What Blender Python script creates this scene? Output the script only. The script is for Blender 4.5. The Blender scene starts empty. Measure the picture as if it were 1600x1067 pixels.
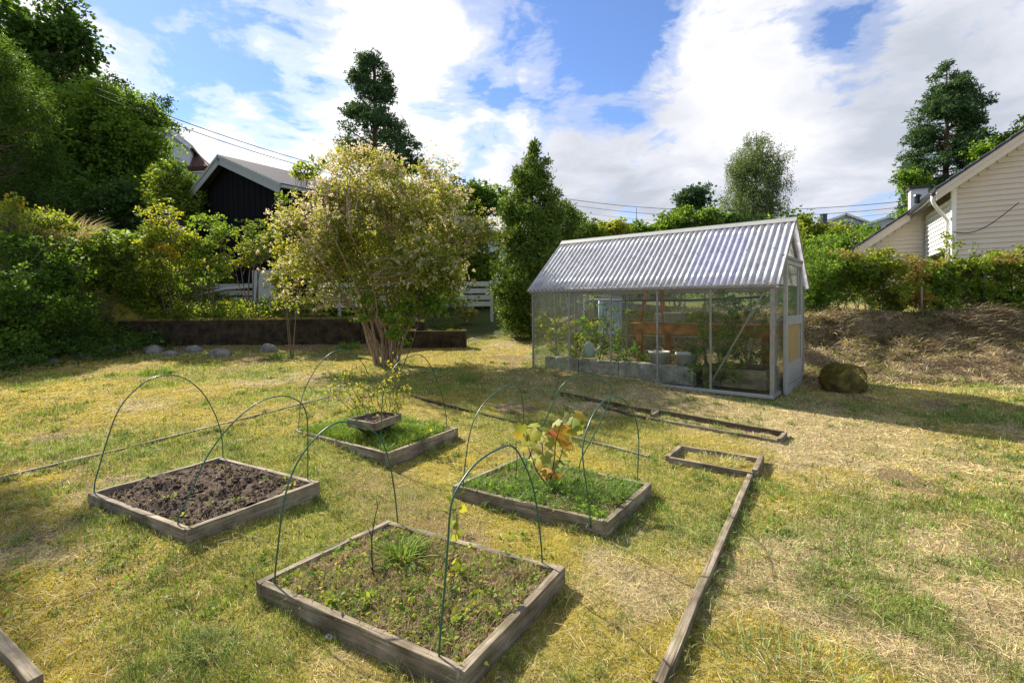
import bpy, math, numpy as np
from math import radians, sin, cos, pi
from mathutils import Matrix, Vector
rng = np.random.default_rng(7)
scene = bpy.context.scene
C = scene.collection

# ------------------------------------------------------------------ camera
F_PX, PITCH, ROLL, CY = 771.17, 0.02364, 0.009776, 499.46
EYE = np.array([0.0, 0.0, 1.4])
_f = np.array([0, cos(PITCH), -sin(PITCH)]); _u = np.array([0, sin(PITCH), cos(PITCH)]); _r = np.array([1.0, 0, 0])
_r2 = _r * cos(ROLL) - _u * sin(ROLL); _u2 = _r * sin(ROLL) + _u * cos(ROLL)
cam_data = bpy.data.cameras.new('camera'); cam = bpy.data.objects.new('camera', cam_data); C.objects.link(cam)
cam_data.sensor_width = 36; cam_data.lens = F_PX / 1600 * 36
cam_data.shift_y = (CY - 533.5) / 1600
cam_data.clip_start = 0.05; cam_data.clip_end = 3000
M = Matrix(((_r2[0], _u2[0], -_f[0], EYE[0]), (_r2[1], _u2[1], -_f[1], EYE[1]), (_r2[2], _u2[2], -_f[2], EYE[2]), (0, 0, 0, 1)))
cam.matrix_world = M
scene.camera = cam

def ray(px, py):
    return _f + (px - 800) / F_PX * _r2 + (CY - py) / F_PX * _u2
def at(px, py, Y):
    d = ray(px, py); return EYE + d * (Y / d[1])
def atz(px, py, z):
    d = ray(px, py); return EYE + d * ((z - EYE[2]) / d[2])

# ------------------------------------------------------------------ sun and sky
SUN_EL = radians(38.0); SUN_AZ = np.array([-0.69, 0.72]); SUN_AZ /= np.linalg.norm(SUN_AZ)
sd = np.array([SUN_AZ[0] * cos(SUN_EL), SUN_AZ[1] * cos(SUN_EL), sin(SUN_EL)])
sun_data = bpy.data.lights.new('sun', 'SUN'); sun = bpy.data.objects.new('sun', sun_data); C.objects.link(sun)
sun_data.energy = 5.0; sun_data.angle = radians(0.6); sun_data.color = (1.0, 0.93, 0.82)
sun.rotation_euler = Vector((-sd[0], -sd[1], -sd[2])).to_track_quat('-Z', 'Y').to_euler()
sun.location = (-20, 20, 20)
world = bpy.data.worlds.new('World'); scene.world = world; world.use_nodes = True
scene.view_settings.view_transform = 'Standard'; scene.view_settings.look = 'None'
scene.view_settings.gamma = 1.0; scene.view_settings.exposure = 1.2; scene.view_settings.use_curve_mapping = False

class NT:
    def __init__(s, tree): s.t = tree; s.n = tree.nodes; s.l = tree.links
    def new(s, typ, inputs=None, **kw):
        n = s.n.new(typ)
        for k, v in kw.items(): setattr(n, k, v)
        for k, v in (inputs or {}).items():
            if isinstance(v, tuple) and len(v) == 2 and hasattr(v[0], 'outputs'): s.l.new(v[0].outputs[v[1]], n.inputs[k])
            elif hasattr(v, 'outputs'): s.l.new(v.outputs[0], n.inputs[k])
            else: n.inputs[k].default_value = v
        return n
    def math(s, op, a, b=0.0, clamp=False):
        n = s.n.new('ShaderNodeMath'); n.operation = op; n.use_clamp = clamp
        for i, v in enumerate((a, b)):
            if isinstance(v, tuple): s.l.new(v[0].outputs[v[1]], n.inputs[i])
            elif hasattr(v, 'outputs'): s.l.new(v.outputs[0], n.inputs[i])
            else: n.inputs[i].default_value = v
        return n
    def ramp(s, fac, stops, interp='LINEAR'):
        n = s.n.new('ShaderNodeValToRGB'); n.color_ramp.interpolation = interp
        cr = n.color_ramp
        while len(cr.elements) < len(stops): cr.elements.new(0.5)
        for e, (p, c) in zip(cr.elements, stops):
            e.position = p; e.color = (*c, 1) if len(c) == 3 else c
        if isinstance(fac, tuple): s.l.new(fac[0].outputs[fac[1]], n.inputs[0])
        else: s.l.new(fac.outputs[0], n.inputs[0])
        return n
    def mix(s, fac, a, b, blend='MIX'):
        n = s.n.new('ShaderNodeMix'); n.data_type = 'RGBA'; n.blend_type = blend
        for idx, v in ((0, fac), (6, a), (7, b)):
            if isinstance(v, tuple) and hasattr(v[0], 'outputs'): s.l.new(v[0].outputs[v[1]], n.inputs[idx])
            elif hasattr(v, 'outputs'): s.l.new(v.outputs[0], n.inputs[idx])
            elif isinstance(v, tuple): n.inputs[idx].default_value = (*v, 1) if len(v) == 3 else v
            else: n.inputs[idx].default_value = v
        return (n, 2)

def build_world():
    w = NT(world.node_tree); w.n.clear()
    tc = w.new('ShaderNodeTexCoord')
    sky = w.new('ShaderNodeTexSky'); sky.sky_type = 'NISHITA'; sky.sun_disc = False
    sky.sun_elevation = SUN_EL; sky.sun_rotation = math.atan2(SUN_AZ[0], SUN_AZ[1]); sky.air_density = 1.0; sky.dust_density = 0.1; sky.ozone_density = 1.5
    sep = w.new('ShaderNodeSeparateXYZ', {0: (tc, 'Generated')})
    den = w.math('ADD', w.math('MAXIMUM', (sep, 2), 0.0), 0.16)
    ux = w.math('DIVIDE', (sep, 0), den); uy = w.math('DIVIDE', (sep, 1), den)
    comb = w.new('ShaderNodeCombineXYZ', {0: ux, 1: uy, 2: 0.0})
    warp = w.new('ShaderNodeTexNoise', {'Vector': comb, 'Scale': 1.6, 'Detail': 3.0})
    wv = w.new('ShaderNodeVectorMath', {0: (warp, 1), 1: (0.5, 0.5, 0.5)}, operation='SUBTRACT')
    wv2 = w.new('ShaderNodeVectorMath', {0: wv, 3: 0.35}, operation='SCALE')
    v2 = w.new('ShaderNodeVectorMath', {0: comb, 1: wv2}, operation='ADD')
    n1 = w.new('ShaderNodeTexNoise', {'Vector': v2, 'Scale': 1.3, 'Detail': 12.0, 'Roughness': 0.62})
    n2 = w.new('ShaderNodeTexNoise', {'Vector': v2, 'Scale': 5.0, 'Detail': 10.0, 'Roughness': 0.62})
    dens = w.math('ADD', w.math('MULTIPLY', n1, 1.0), w.math('ADD', w.math('MULTIPLY', n2, 0.95), -0.475))
    # openings and banks of cloud, as directions on the sky
    def blob(px, py, r, amt):
        d = ray(px, py); d = d / np.linalg.norm(d)
        dt = w.new('ShaderNodeVectorMath', {0: (tc, 'Generated'), 1: tuple(d)}, operation='DOT_PRODUCT')
        mr = w.new('ShaderNodeMapRange', {'Value': (dt, 1), 'From Min': cos(radians(r)), 'From Max': 1.0, 'To Min': 0.0, 'To Max': amt}, interpolation_type='SMOOTHSTEP')
        return mr
    acc = dens
    for b in [(950, 10, 18, -.17), (800, 90, 18, -.19), (1000, 110, 8, -.10), (370, 85, 13, -.25), (480, 150, 8, -.15), (250, 40, 9, -.14), (300, 130, 7, -.04), (520, 20, 5, -.1), (1290, 95, 7, -.20), (840, 195, 6, -.05),
              (560, 60, 12, .14), (400, 200, 18, .20), (250, 150, 10, .08), (720, 230, 22, .24), (1000, 260, 20, .22), (1400, 150, 26, .26), (1150, 120, 10, .14), (120, 40, 9, .12), (330, 10, 6, .10), (700, 10, 6, .12), (620, 40, 7, .10)]:
        acc = w.math('ADD', acc, blob(*b))
    mask = w.ramp(acc, [(0.38, (0, 0, 0)), (0.52, (.42, .42, .42)), (0.70, (1, 1, 1))], 'EASE')
    # thickness makes the undersides grey
    sh = w.new('ShaderNodeTexNoise', {'Vector': w.new('ShaderNodeVectorMath', {0: v2, 1: (3.1, 7.7, 0.4)}, operation='ADD'), 'Scale': 1.5, 'Detail': 6.0, 'Roughness': 0.5})
    g = w.math('ADD', w.math('ADD', w.math('MULTIPLY', sh, 1.9), w.math('MULTIPLY', n2, .7)), w.math('ADD', blob(960, 285, 15, .34), -.58))
    for b in [(1330, 290, 16, .34), (1560, 250, 14, .30), (350, 60, 24, -.35), (1150, 120, 14, -.2), (700, 170, 12, -.2)]:
        g = w.math('ADD', g, blob(*b))
    g = w.math('ADD', w.math('MULTIPLY', g, .62), .12)
    ccol = w.ramp(g, [(0.28, (5.9, 5.85, 5.85)), (0.55, (4.7, 4.7, 4.85)), (0.8, (3.5, 3.6, 3.95)), (1.0, (2.6, 2.8, 3.2))])
    # the sky texture deepened slightly towards a polarised blue
    sk = w.mix(1.0, (sky, 0), (.56, .64, .82), 'MULTIPLY')
    col = w.mix(mask, sk, ccol)
    bg = w.new('ShaderNodeBackground', {'Color': col, 'Strength': 0.1})
    w.new('ShaderNodeOutputWorld', {0: bg})
build_world()

# ------------------------------------------------------------------ helpers: noise, meshes, tags
def _hash(ix, iy, s):
    h = np.sin(ix * 127.1 + iy * 311.7 + s * 74.7) * 43758.5453
    return h - np.floor(h)
def vnoise(x, y, s=0):
    ix = np.floor(x); iy = np.floor(y); fx = x - ix; fy = y - iy
    fx = fx * fx * (3 - 2 * fx); fy = fy * fy * (3 - 2 * fy)
    a = _hash(ix, iy, s); b = _hash(ix + 1, iy, s); c = _hash(ix, iy + 1, s); d = _hash(ix + 1, iy + 1, s)
    return a + (b - a) * fx + (c - a) * fy + (a - b - c + d) * fx * fy
def fbm(x, y, s=0, o=4):
    t = 0; a = .5; n = 0
    for k in range(o):
        t = t + a * vnoise(x * 2 ** k, y * 2 ** k, s + k * 13); n += a; a *= .5
    return t / n
def sm(a, b, x):
    t = np.clip((x - a) / (b - a), 0, 1); return t * t * (3 - 2 * t)

WALL_Y = 13.0
def H(x, y):
    x = np.asarray(x, float); y = np.asarray(y, float)
    h = np.interp(y, [-50, 0, 3, 4.6, 6.4, 9, 12, 19, 50, 120, 900], [-.4, 0, .02, .04, .15, .24, .38, 1.15, 4.6, 7.5, 9])
    h = h + .085 * sm(-.9, -2.0, x) * sm(9, 6, y) * sm(2.0, 2.9, y)
    h = h + .09 * sm(.75, .1, np.abs((x - 1.6) * .635 + (y - 7.75) * .772)) * sm(3.0, 1.6, x) * sm(-.2, .5, x)
    # raised ground behind the retaining wall
    hb = 1.10 * sm(WALL_Y + .08, WALL_Y + .2, y) * sm(-3.3, -3.9, x)
    h = np.maximum(h, hb)
    hs = .78 * sm(12.45, 12.55, y) * sm(-1.9, -2.6, x) * sm(-3.35, -3.15, x)
    h = np.maximum(h, hs)
    # wooded slope at left
    d = -(x + 9.6) + .18 * (y - 10)
    h = h + .42 * np.clip(d, 0, 8.5) * sm(7, 11, y) * sm(0, 2, d) * (1 - .6 * sm(22, 45, y))
    # mown bank at right
    yb = 10.3 + 1.5 * sm(5, 2.5, x) + .8 * (vnoise(x * .55, x * 0, 5) - .5) + .3 * (vnoise(x * 2.1, x * 0, 6) - .5)
    f = sm(0.2, 2.6, x)
    h = h + f * (.34 * sm(yb - 2.4, yb - .3, y) + .50 * sm(yb - .45, yb + .08, y)) * sm(26, 16, y)
    # far hill right of centre
    h = h + 2.0 * sm(17, 27, y) * sm(6, 14, x)
    h = h + .035 * (fbm(x * 1.1, y * 1.1, 3) - .5) + .022 * (fbm(x * 5, y * 5, 9, 3) - .5) + .014 * (vnoise(x * 17, y * 17, 19) - .5)
    h = h + f * .42 * (fbm(x * 2.6, y * 2.6, 31, 4) - .5) * sm(yb - 2.6, yb - 1.5, y) * sm(yb + .8, yb + .1, y)
    return h
def Hz(x, y): return float(H(np.array([x]), np.array([y]))[0])
def gnd(px, py):
    d = ray(px, py); t = 1.0
    while t < 200:
        p = EYE + d * t
        if p[2] < Hz(p[0], p[1]): break
        t += .02
    return p

def tag(o, label=None, cat=None, group=None, kind=None):
    if label: o['label'] = label
    if cat: o['category'] = cat
    if group: o['group'] = group
    if kind: o['kind'] = kind
    return o
def empty(name, loc, label=None, cat=None, group=None, rz=0):
    o = bpy.data.objects.new(name, None); C.objects.link(o); o.location = loc; o.rotation_euler = (0, 0, rz)
    o.empty_display_size = .2
    return tag(o, label, cat, group)

def mesh_np(name, V, Fc, mat, parent=None, attrs=None, smooth=False, loc=None, world=True):
    """V (n,3) world coordinates, Fc (m,k) int faces or list of lists."""
    V = np.asarray(V, float)
    me = bpy.data.meshes.new(name)
    if isinstance(Fc, np.ndarray):
        k = Fc.shape[1]
        me.vertices.add(len(V)); me.loops.add(Fc.size); me.polygons.add(len(Fc))
        me.loops.foreach_set('vertex_index', Fc.astype(np.int32).ravel())
        me.polygons.foreach_set('loop_start', np.arange(0, Fc.size, k, dtype=np.int32))
        me.polygons.foreach_set('loop_total', np.full(len(Fc), k, dtype=np.int32))
    off = np.zeros(3)
    if parent is not None and world: off = parent['_o'] if False else np.array(parent.location)
    if loc is not None: off = np.asarray(loc, float)
    W = V - off
    if isinstance(Fc, np.ndarray):
        me.vertices.foreach_set('co', W.astype(np.float32).ravel()); me.update(calc_edges=True)
    else:
        me.from_pydata([tuple(v) for v in W], [], [tuple(int(i) for i in f) for f in Fc]); me.update()
    if attrs:
        for an, (typ, data) in attrs.items():
            a = me.attributes.new(an, typ, 'POINT')
            if typ == 'FLOAT': a.data.foreach_set('value', np.asarray(data, np.float32).ravel())
            else: a.data.foreach_set('color', np.asarray(data, np.float32).ravel())
    if smooth: me.polygons.foreach_set('use_smooth', np.ones(len(me.polygons), bool))
    me.materials.append(mat)
    o = bpy.data.objects.new(name, me); C.objects.link(o)
    if parent is not None: o.parent = parent
    elif loc is not None: o.location = loc
    return o

class MB:
    """collects polygons"""
    def __init__(s): s.v = []; s.f = []
    def add(s, V, Fs):
        n = len(s.v); s.v += [tuple(map(float, p)) for p in V]; s.f += [[i + n for i in f] for f in Fs]; return s
    def box(s, c, ax, ay, az):
        """centre and three half-axis vectors"""
        c = np.array(c, float); ax = np.array(ax, float); ay = np.array(ay, float); az = np.array(az, float)
        V = [c + i * ax + j * ay + k * az for k in (-1, 1) for j in (-1, 1) for i in (-1, 1)]
        Fs = [[0, 2, 3, 1], [4, 5, 7, 6], [0, 1, 5, 4], [2, 6, 7, 3], [0, 4, 6, 2], [1, 3, 7, 5]]
        if np.dot(np.cross(ax, ay), az) < 0: Fs = [f[::-1] for f in Fs]
        return s.add(V, Fs)
    def beam(s, p0, p1, w, h, up=(0, 0, 1), ch=.12, seg=1, rough=0.0):
        """bar with chamfered edges from p0 to p1; w sideways, h along up"""
        p0 = np.array(p0, float); p1 = np.array(p1, float); d = p1 - p0; L = np.linalg.norm(d); d = d / L
        up = np.array(up, float); sx = np.cross(d, up); sx /= np.linalg.norm(sx); uz = np.cross(sx, d)
        c = min(w, h) * ch
        prof = [(-w/2 + c, -h/2), (w/2 - c, -h/2), (w/2, -h/2 + c), (w/2, h/2 - c), (w/2 - c, h/2), (-w/2 + c, h/2), (-w/2, h/2 - c), (-w/2, -h/2 + c)]
        V = []; Fs = []
        for i in range(seg + 1):
            q = p0 + d * L * i / seg
            for a, b in prof:
                e = rng.normal(0, rough, 3) if rough and 0 <= i <= seg else 0
                V.append(q + sx * a + uz * b + e)
        for i in range(seg):
            for j in range(8):
                a = i * 8 + j; b = i * 8 + (j + 1) % 8
                Fs.append([a, b, b + 8, a + 8])
        Fs.append(list(range(7, -1, -1))); n = seg * 8; Fs.append([n + j for j in range(8)])
        return s.add(V, Fs)
    def tube(s, pts, rad, sides=6, cap=True):
        pts = np.array(pts, float); n = len(pts)
        rad = np.full(n, rad) if np.isscalar(rad) else np.array(rad)
        t = np.gradient(pts, axis=0); t /= (np.linalg.norm(t, axis=1)[:, None] + 1e-9)
        ref = np.array([0, 0, 1.0]) if abs(t[0][2]) < .9 else np.array([1.0, 0, 0])
        a = np.cross(t, ref); a /= (np.linalg.norm(a, axis=1)[:, None] + 1e-9); b = np.cross(t, a)
        base = len(s.v)
        for i in range(n):
            for k in range(sides):
                th = 2 * pi * k / sides
                s.v.append(tuple(pts[i] + rad[i] * (cos(th) * a[i] + sin(th) * b[i])))
        for i in range(n - 1):
            for k in range(sides):
                p = base + i * sides + k; q = base + i * sides + (k + 1) % sides
                s.f.append([p, q, q + sides, p + sides])
        if cap:
            s.f.append([base + k for k in range(sides)][::-1]); s.f.append([base + (n - 1) * sides + k for k in range(sides)])
        return s
    def lathe(s, c, prof, sides=20):
        base = len(s.v)
        for r, z in prof:
            for k in range(sides):
                th = 2 * pi * k / sides; s.v.append((c[0] + r * cos(th), c[1] + r * sin(th), c[2] + z))
        for i in range(len(prof) - 1):
            for k in range(sides):
                p = base + i * sides + k; q = base + i * sides + (k + 1) % sides
                s.f.append([p, q, q + sides, p + sides])
        return s
    def build(s, name, mat, parent=None, smooth=False, label=None):
        V = np.array(s.v)
        if parent is None:
            loc = np.array([V[:, 0].mean(), V[:, 1].mean(), V[:, 2].min()])
            o = mesh_np(name, V, s.f, mat, None, smooth=smooth, loc=loc)
        else: o = mesh_np(name, V, s.f, mat, parent, smooth=smooth)
        if label: o['label'] = label
        return o

# ------------------------------------------------------------------ materials
def mat_new(name):
    m = bpy.data.materials.new(name); m.use_nodes = True; t = NT(m.node_tree); t.n.clear(); return m, t
def simple(name, c, rough=.6, metal=0, noise=.0, nscale=8, bump=0, bscale=40, c2=None, spec=.5, stretch=None):
    m, t = mat_new(name)
    tc = t.new('ShaderNodeTexCoord'); vec = (tc, 'Object')
    if stretch: vec = (t.new('ShaderNodeMapping', {0: (tc, 'Object'), 3: stretch}), 0)
    col = (*c, 1)
    b = t.new('ShaderNodeBsdfPrincipled', {'Base Color': col, 'Roughness': rough, 'Metallic': metal, 'Specular IOR Level': spec})
    if noise or c2:
        n = t.new('ShaderNodeTexNoise', {'Vector': vec, 'Scale': nscale, 'Detail': 6.0, 'Roughness': .65})
        c2 = c2 or tuple(max(0, x * (1 - noise)) for x in c)
        r = t.ramp(n, [(0.32, c2), (0.68, c)])
        t.l.new(r.outputs[0], b.inputs['Base Color'])
    if bump:
        n2 = t.new('ShaderNodeTexNoise', {'Vector': vec, 'Scale': bscale, 'Detail': 5.0})
        bp = t.new('ShaderNodeBump', {'Height': n2, 'Strength': bump, 'Distance': .02})
        t.l.new(bp.outputs[0], b.inputs['Normal'])
    t.new('ShaderNodeOutputMaterial', {0: b}); return m

def leafmat(name, stops, transl=.5, rough=.5, tmul=(1.5, 1.35, .7)):
    """colour by the per-leaf value v"""
    m, t = mat_new(name)
    a = t.new('ShaderNodeAttribute', attribute_name='v')
    n = len(stops); r = t.ramp((a, 2), [(i / (n - 1), c) for i, c in enumerate(stops)])
    b = t.new('ShaderNodeBsdfPrincipled', {'Base Color': r, 'Roughness': rough + .1, 'Specular IOR Level': .18})
    tr = t.new('ShaderNodeBsdfTranslucent', {'Color': t.mix(1.0, (r, 0), tmul, 'MULTIPLY')})
    mx = t.new('ShaderNodeMixShader', {0: transl, 1: b, 2: tr})
    t.new('ShaderNodeOutputMaterial', {0: mx}); return m

def colmat(name, transl=.3, tmul=(1.2, 1.15, .8), rough=.7):
    m, t = mat_new(name)
    a = t.new('ShaderNodeAttribute', attribute_name='col')
    b = t.new('ShaderNodeBsdfPrincipled', {'Base Color': a, 'Roughness': rough, 'Specular IOR Level': .25})
    tr = t.new('ShaderNodeBsdfTranslucent', {'Color': t.mix(1.0, (a, 0), tmul, 'MULTIPLY')})
    mx = t.new('ShaderNodeMixShader', {0: transl, 1: b, 2: tr})
    t.new('ShaderNodeOutputMaterial', {0: mx}); return m

def woodmat(name, c0, c1, c2, scale=3.0, moss=0.0):
    """weathered timber: grain along the object's longest direction via the 'g' attribute"""
    m, t = mat_new(name)
    a = t.new('ShaderNodeAttribute', attribute_name='g')
    oi = t.new('ShaderNodeObjectInfo')
    off = t.new('ShaderNodeVectorMath', {0: (a, 1), 1: t.new('ShaderNodeCombineXYZ', {0: t.math('MULTIPLY', (oi, 5), 37.0), 1: t.math('MULTIPLY', (oi, 5), 11.0), 2: 0.0})}, operation='ADD')
    mp = t.new('ShaderNodeMapping', {0: off, 3: (1.2, 26, 26)})
    n = t.new('ShaderNodeTexNoise', {'Vector': mp, 'Scale': scale, 'Detail': 8.0, 'Roughness': .7, 'Distortion': .4})
    n2 = t.new('ShaderNodeTexNoise', {'Vector': off, 'Scale': 6.0, 'Detail': 4.0})
    r = t.ramp(n, [(0.28, c0), (0.5, c1), (0.72, c2)])
    r2 = t.ramp(n2, [(0.33, (.45, .42, .36)), (0.62, (1.10, 1.07, 1.02))])
    col = t.mix(1.0, (r, 0), (r2, 0), 'MULTIPLY')
    if moss:
        n3 = t.new('ShaderNodeTexNoise', {'Vector': off, 'Scale': 9.0, 'Detail': 5.0})
        fm = t.ramp(n3, [(0.52, (0, 0, 0)), (0.66, (moss, moss, moss))])
        col = t.mix((fm, 0), col, (.10, .11, .025))
    bp = t.new('ShaderNodeBump', {'Height': n, 'Strength': .55, 'Distance': .006})
    b = t.new('ShaderNodeBsdfPrincipled', {'Base Color': col, 'Roughness': .85, 'Specular IOR Level': .25, 'Normal': bp})
    t.new('ShaderNodeOutputMaterial', {0: b}); return m

def plank(name, p0, p1, w, h, mat, parent=None, up=(0, 0, 1), seg=None, rough=.0012, label=None):
    """timber bar; stores grain coordinates in the 'g' attribute"""
    mb = MB(); L = np.linalg.norm(np.array(p1) - np.array(p0)); seg = seg or max(1, int(L / .15))
    mb.beam(p0, p1, w, h, up=up, ch=.07, seg=seg, rough=rough)
    o = mb.build(name, mat, parent)
    p0 = np.array(p0, float); d = (np.array(p1) - p0) / L; upv = np.array(up, float); sx = np.cross(d, upv); sx /= np.linalg.norm(sx); uz = np.cross(sx, d)
    R = np.array(mb.v) - p0
    g = np.stack([R @ d, R @ sx, R @ uz], 1)
    a = o.data.attributes.new('g', 'FLOAT_VECTOR', 'POINT'); a.data.foreach_set('vector', g.astype(np.float32).ravel())
    if label: o['label'] = label
    return o

W_GREY = woodmat('weathered_grey_wood', (.07, .055, .038), (.26, .215, .155), (.44, .385, .30), moss=.4)
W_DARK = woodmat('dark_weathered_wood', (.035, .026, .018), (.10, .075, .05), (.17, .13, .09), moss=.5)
W_BROWN = woodmat('warm_brown_wood', (.26, .10, .035), (.42, .18, .065), (.52, .25, .10), scale=2)
W_PALE = woodmat('pale_sawn_wood', (.28, .17, .09), (.42, .28, .16), (.5, .36, .22), scale=2)
M_ALU = simple('dull_aluminium', (.31, .29, .25), rough=.45, metal=.35, noise=.35, nscale=14)
M_ALU2 = simple('grey_door_frame', (.37, .37, .34), rough=.5, metal=.2, noise=.2, nscale=10)
M_GREEN = simple('green_coated_wire', (.015, .09, .05), rough=.35)
M_BARK = simple('grey_brown_bark', (.20, .15, .10), rough=.9, c2=(.09, .065, .045), nscale=12, bump=.6, stretch=(4, 4, 1))
M_BARKL = simple('pale_peeling_bark', (.42, .31, .20), rough=.9, c2=(.15, .10, .065), nscale=9, bump=.7, stretch=(5, 5, .8))
M_PINEBARK = simple('pine_bark', (.17, .09, .05), rough=.9, c2=(.07, .045, .03), nscale=10)
M_BIRCHBARK = simple('birch_bark', (.5, .48, .44), rough=.8, c2=(.09, .08, .07), nscale=9, stretch=(1, 1, 4))
M_SOIL = None

# ------------------------------------------------------------------ leaves
def leaves(name, P, D, N, L, Wd, mat, parent, v, fold=.25):
    """one folded diamond per leaf: P base, D direction, N normal, L length, Wd half width"""
    n = len(P)
    D = D / (np.linalg.norm(D, axis=1)[:, None] + 1e-9)
    S = np.cross(D, N); S /= (np.linalg.norm(S, axis=1)[:, None] + 1e-9); U = np.cross(S, D)
    L = np.broadcast_to(np.asarray(L, float).reshape(-1, 1), (n, 1)); Wd = np.broadcast_to(np.asarray(Wd, float).reshape(-1, 1), (n, 1))
    mid = P + D * L * .45
    V = np.stack([P, mid + S * Wd + U * Wd * fold, P + D * L, mid - S * Wd + U * Wd * fold], 1).reshape(-1, 3)
    Fc = np.arange(4 * n).reshape(n, 4)
    return mesh_np(name, V, Fc, mat, parent, attrs={'v': ('FLOAT', np.repeat(np.clip(v, 0, 1), 4))})

def rdir(n, zb=0.0, zs=1.0):
    d = rng.normal(0, 1, (n, 3)); d[:, 2] = d[:, 2] * zs + zb
    return d / np.linalg.norm(d, axis=1)[:, None]

def clump_leaves(name, centers, crad, per, L, W, mat, parent, cv=None, flat=.75, droop=-.1, vs=.22, upn=.8):
    k = len(centers); per = int(per)
    ns = max(1, per // 9); sub = rng.normal(0, 1, (k, ns, 3)); sub /= np.maximum(1, np.linalg.norm(sub, axis=2)[:, :, None] / 1.6)
    pick = rng.integers(0, ns, (k, per)); g = np.take_along_axis(sub, pick[:, :, None].repeat(3, 2), 1) * (1.0 if ns > 1 else 0) + rng.normal(0, .26 if ns > 1 else .8, (k, per, 3))
    crad = np.broadcast_to(np.asarray(crad, float).reshape(-1, 1, 1), (k, 1, 1))
    g[:, :, 2] *= flat
    P = (centers[:, None, :] + g * crad).reshape(-1, 3)
    n = len(P)
    D = rdir(n, droop, .7) + (g.reshape(-1, 3)) * .5
    N = rdir(n, upn, 1.0)
    if cv is None: cv = rng.uniform(.2, .8, k)
    v = np.repeat(cv, per) + rng.normal(0, vs, n)
    return leaves(name, P, D, N, L * rng.uniform(.6, 1.3, n), W * rng.uniform(.7, 1.2, n), mat, parent, v)

def limb(mb, p0, p1, r0, r1, bend=.12, n=5, sides=5, sag=0):
    p0 = np.array(p0, float); p1 = np.array(p1, float); L = np.linalg.norm(p1 - p0)
    t = np.linspace(0, 1, n)[:, None]
    off = rng.normal(0, bend * L, 3)
    pts = p0 + (p1 - p0) * t + off * (np.sin(t * pi)) + np.array([0, 0, sag * L]) * np.sin(t * pi)
    mb.tube(pts, r0 + (r1 - r0) * t[:, 0], sides=sides, cap=False)
    return pts

def sample_blobs(blobs, n, shell=.55):
    out = []; vol = np.array([b[3] * b[4] * b[5] for b in blobs]) ** .8; cnt = np.maximum(3, (vol / vol.sum() * n).astype(int))
    for b, c in zip(blobs, cnt):
        d = rdir(c); r = rng.uniform(shell ** 3, 1, c) ** (1 / 3)
        r *= 1 + .16 * rng.normal(0, 1, c).clip(-1.5, 1.5)
        m = max(4, c // 13); d0 = rdir(m); r0 = rng.uniform(max(.2, shell) ** 3, 1, m) ** (1 / 3) * (1 + .12 * rng.normal(0, 1, m).clip(-1.6, 1.2)); hub = d0 * r0[:, None]
        q = hub[rng.integers(0, m, c)] + rng.normal(0, .105, (c, 3)); k = rng.uniform(0, 1, c) < .15; r = np.minimum(r, 1.05); q[k] = (d * r[:, None])[k]
        out.append(np.array(b[:3]) + q * np.array(b[3:6]))
    return np.concatenate(out)

def broad_tree(name, base, blobs, mat, label, cat='tree', group=None, nclump=300, per=40, crad=.35, L=.12, W=.045, trunk_r=.15, bark=None, shell=.5, limbs=.5, stems=1, spread=.0, vshift=0, flat=.75, floor=None):
    t = empty(name, base, label, cat, group)
    cs = sample_blobs(blobs, nclump, shell)
    if floor is not None: cs[:, 2] = np.maximum(cs[:, 2], H(cs[:, 0], cs[:, 1]) + floor)
    mb = MB(); base = np.array(base, float)
    bz = np.array([b[:3] for b in blobs]); top = bz[np.argmax(bz[:, 2])]
    cen = bz.mean(0)
    trunks = []
    for s in range(stems):
        b0 = base + np.array([rng.normal(0, spread * .25), rng.normal(0, spread * .25), -.15])
        tp = bz[s % len(bz)] if stems > 1 else top
        tp = tp + rng.normal(0, .1, 3)
        pts = limb(mb, b0, tp, trunk_r, trunk_r * .25, bend=.04, n=9, sides=7)
        trunks.append(pts)
    allp = np.concatenate(trunks)
    sel = rng.permutation(len(cs))[:int(len(cs) * limbs)]
    for i in sel:
        c = cs[i]; low = allp[allp[:, 2] < c[2] - .15 * np.linalg.norm(c - allp.mean(0))]
        if len(low) == 0: low = allp[:1 + len(allp) // 3]
        j = np.argmin(np.linalg.norm(low - c, axis=1) + rng.uniform(0, .4, len(low)))
        dd = np.linalg.norm(c - low[j])
        limb(mb, low[j], c, min(trunk_r * .4, .012 + dd * .014), .005, bend=.07, n=4, sides=4, sag=.06)
    mb.build('trunk', bark or M_BARK, t, smooth=True)
    cv = .5 + .9 * (fbm(cs[:, 0] * .9 + cs[:, 2], cs[:, 1] * .9 + cs[:, 2] * .7, 77, 3) - .5) + rng.normal(0, .12, len(cs)) + vshift
    clump_leaves('crown', cs, crad * rng.uniform(.6, 1.25, len(cs)), per, L, W, mat, t, cv=cv, flat=flat)
    return t

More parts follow.
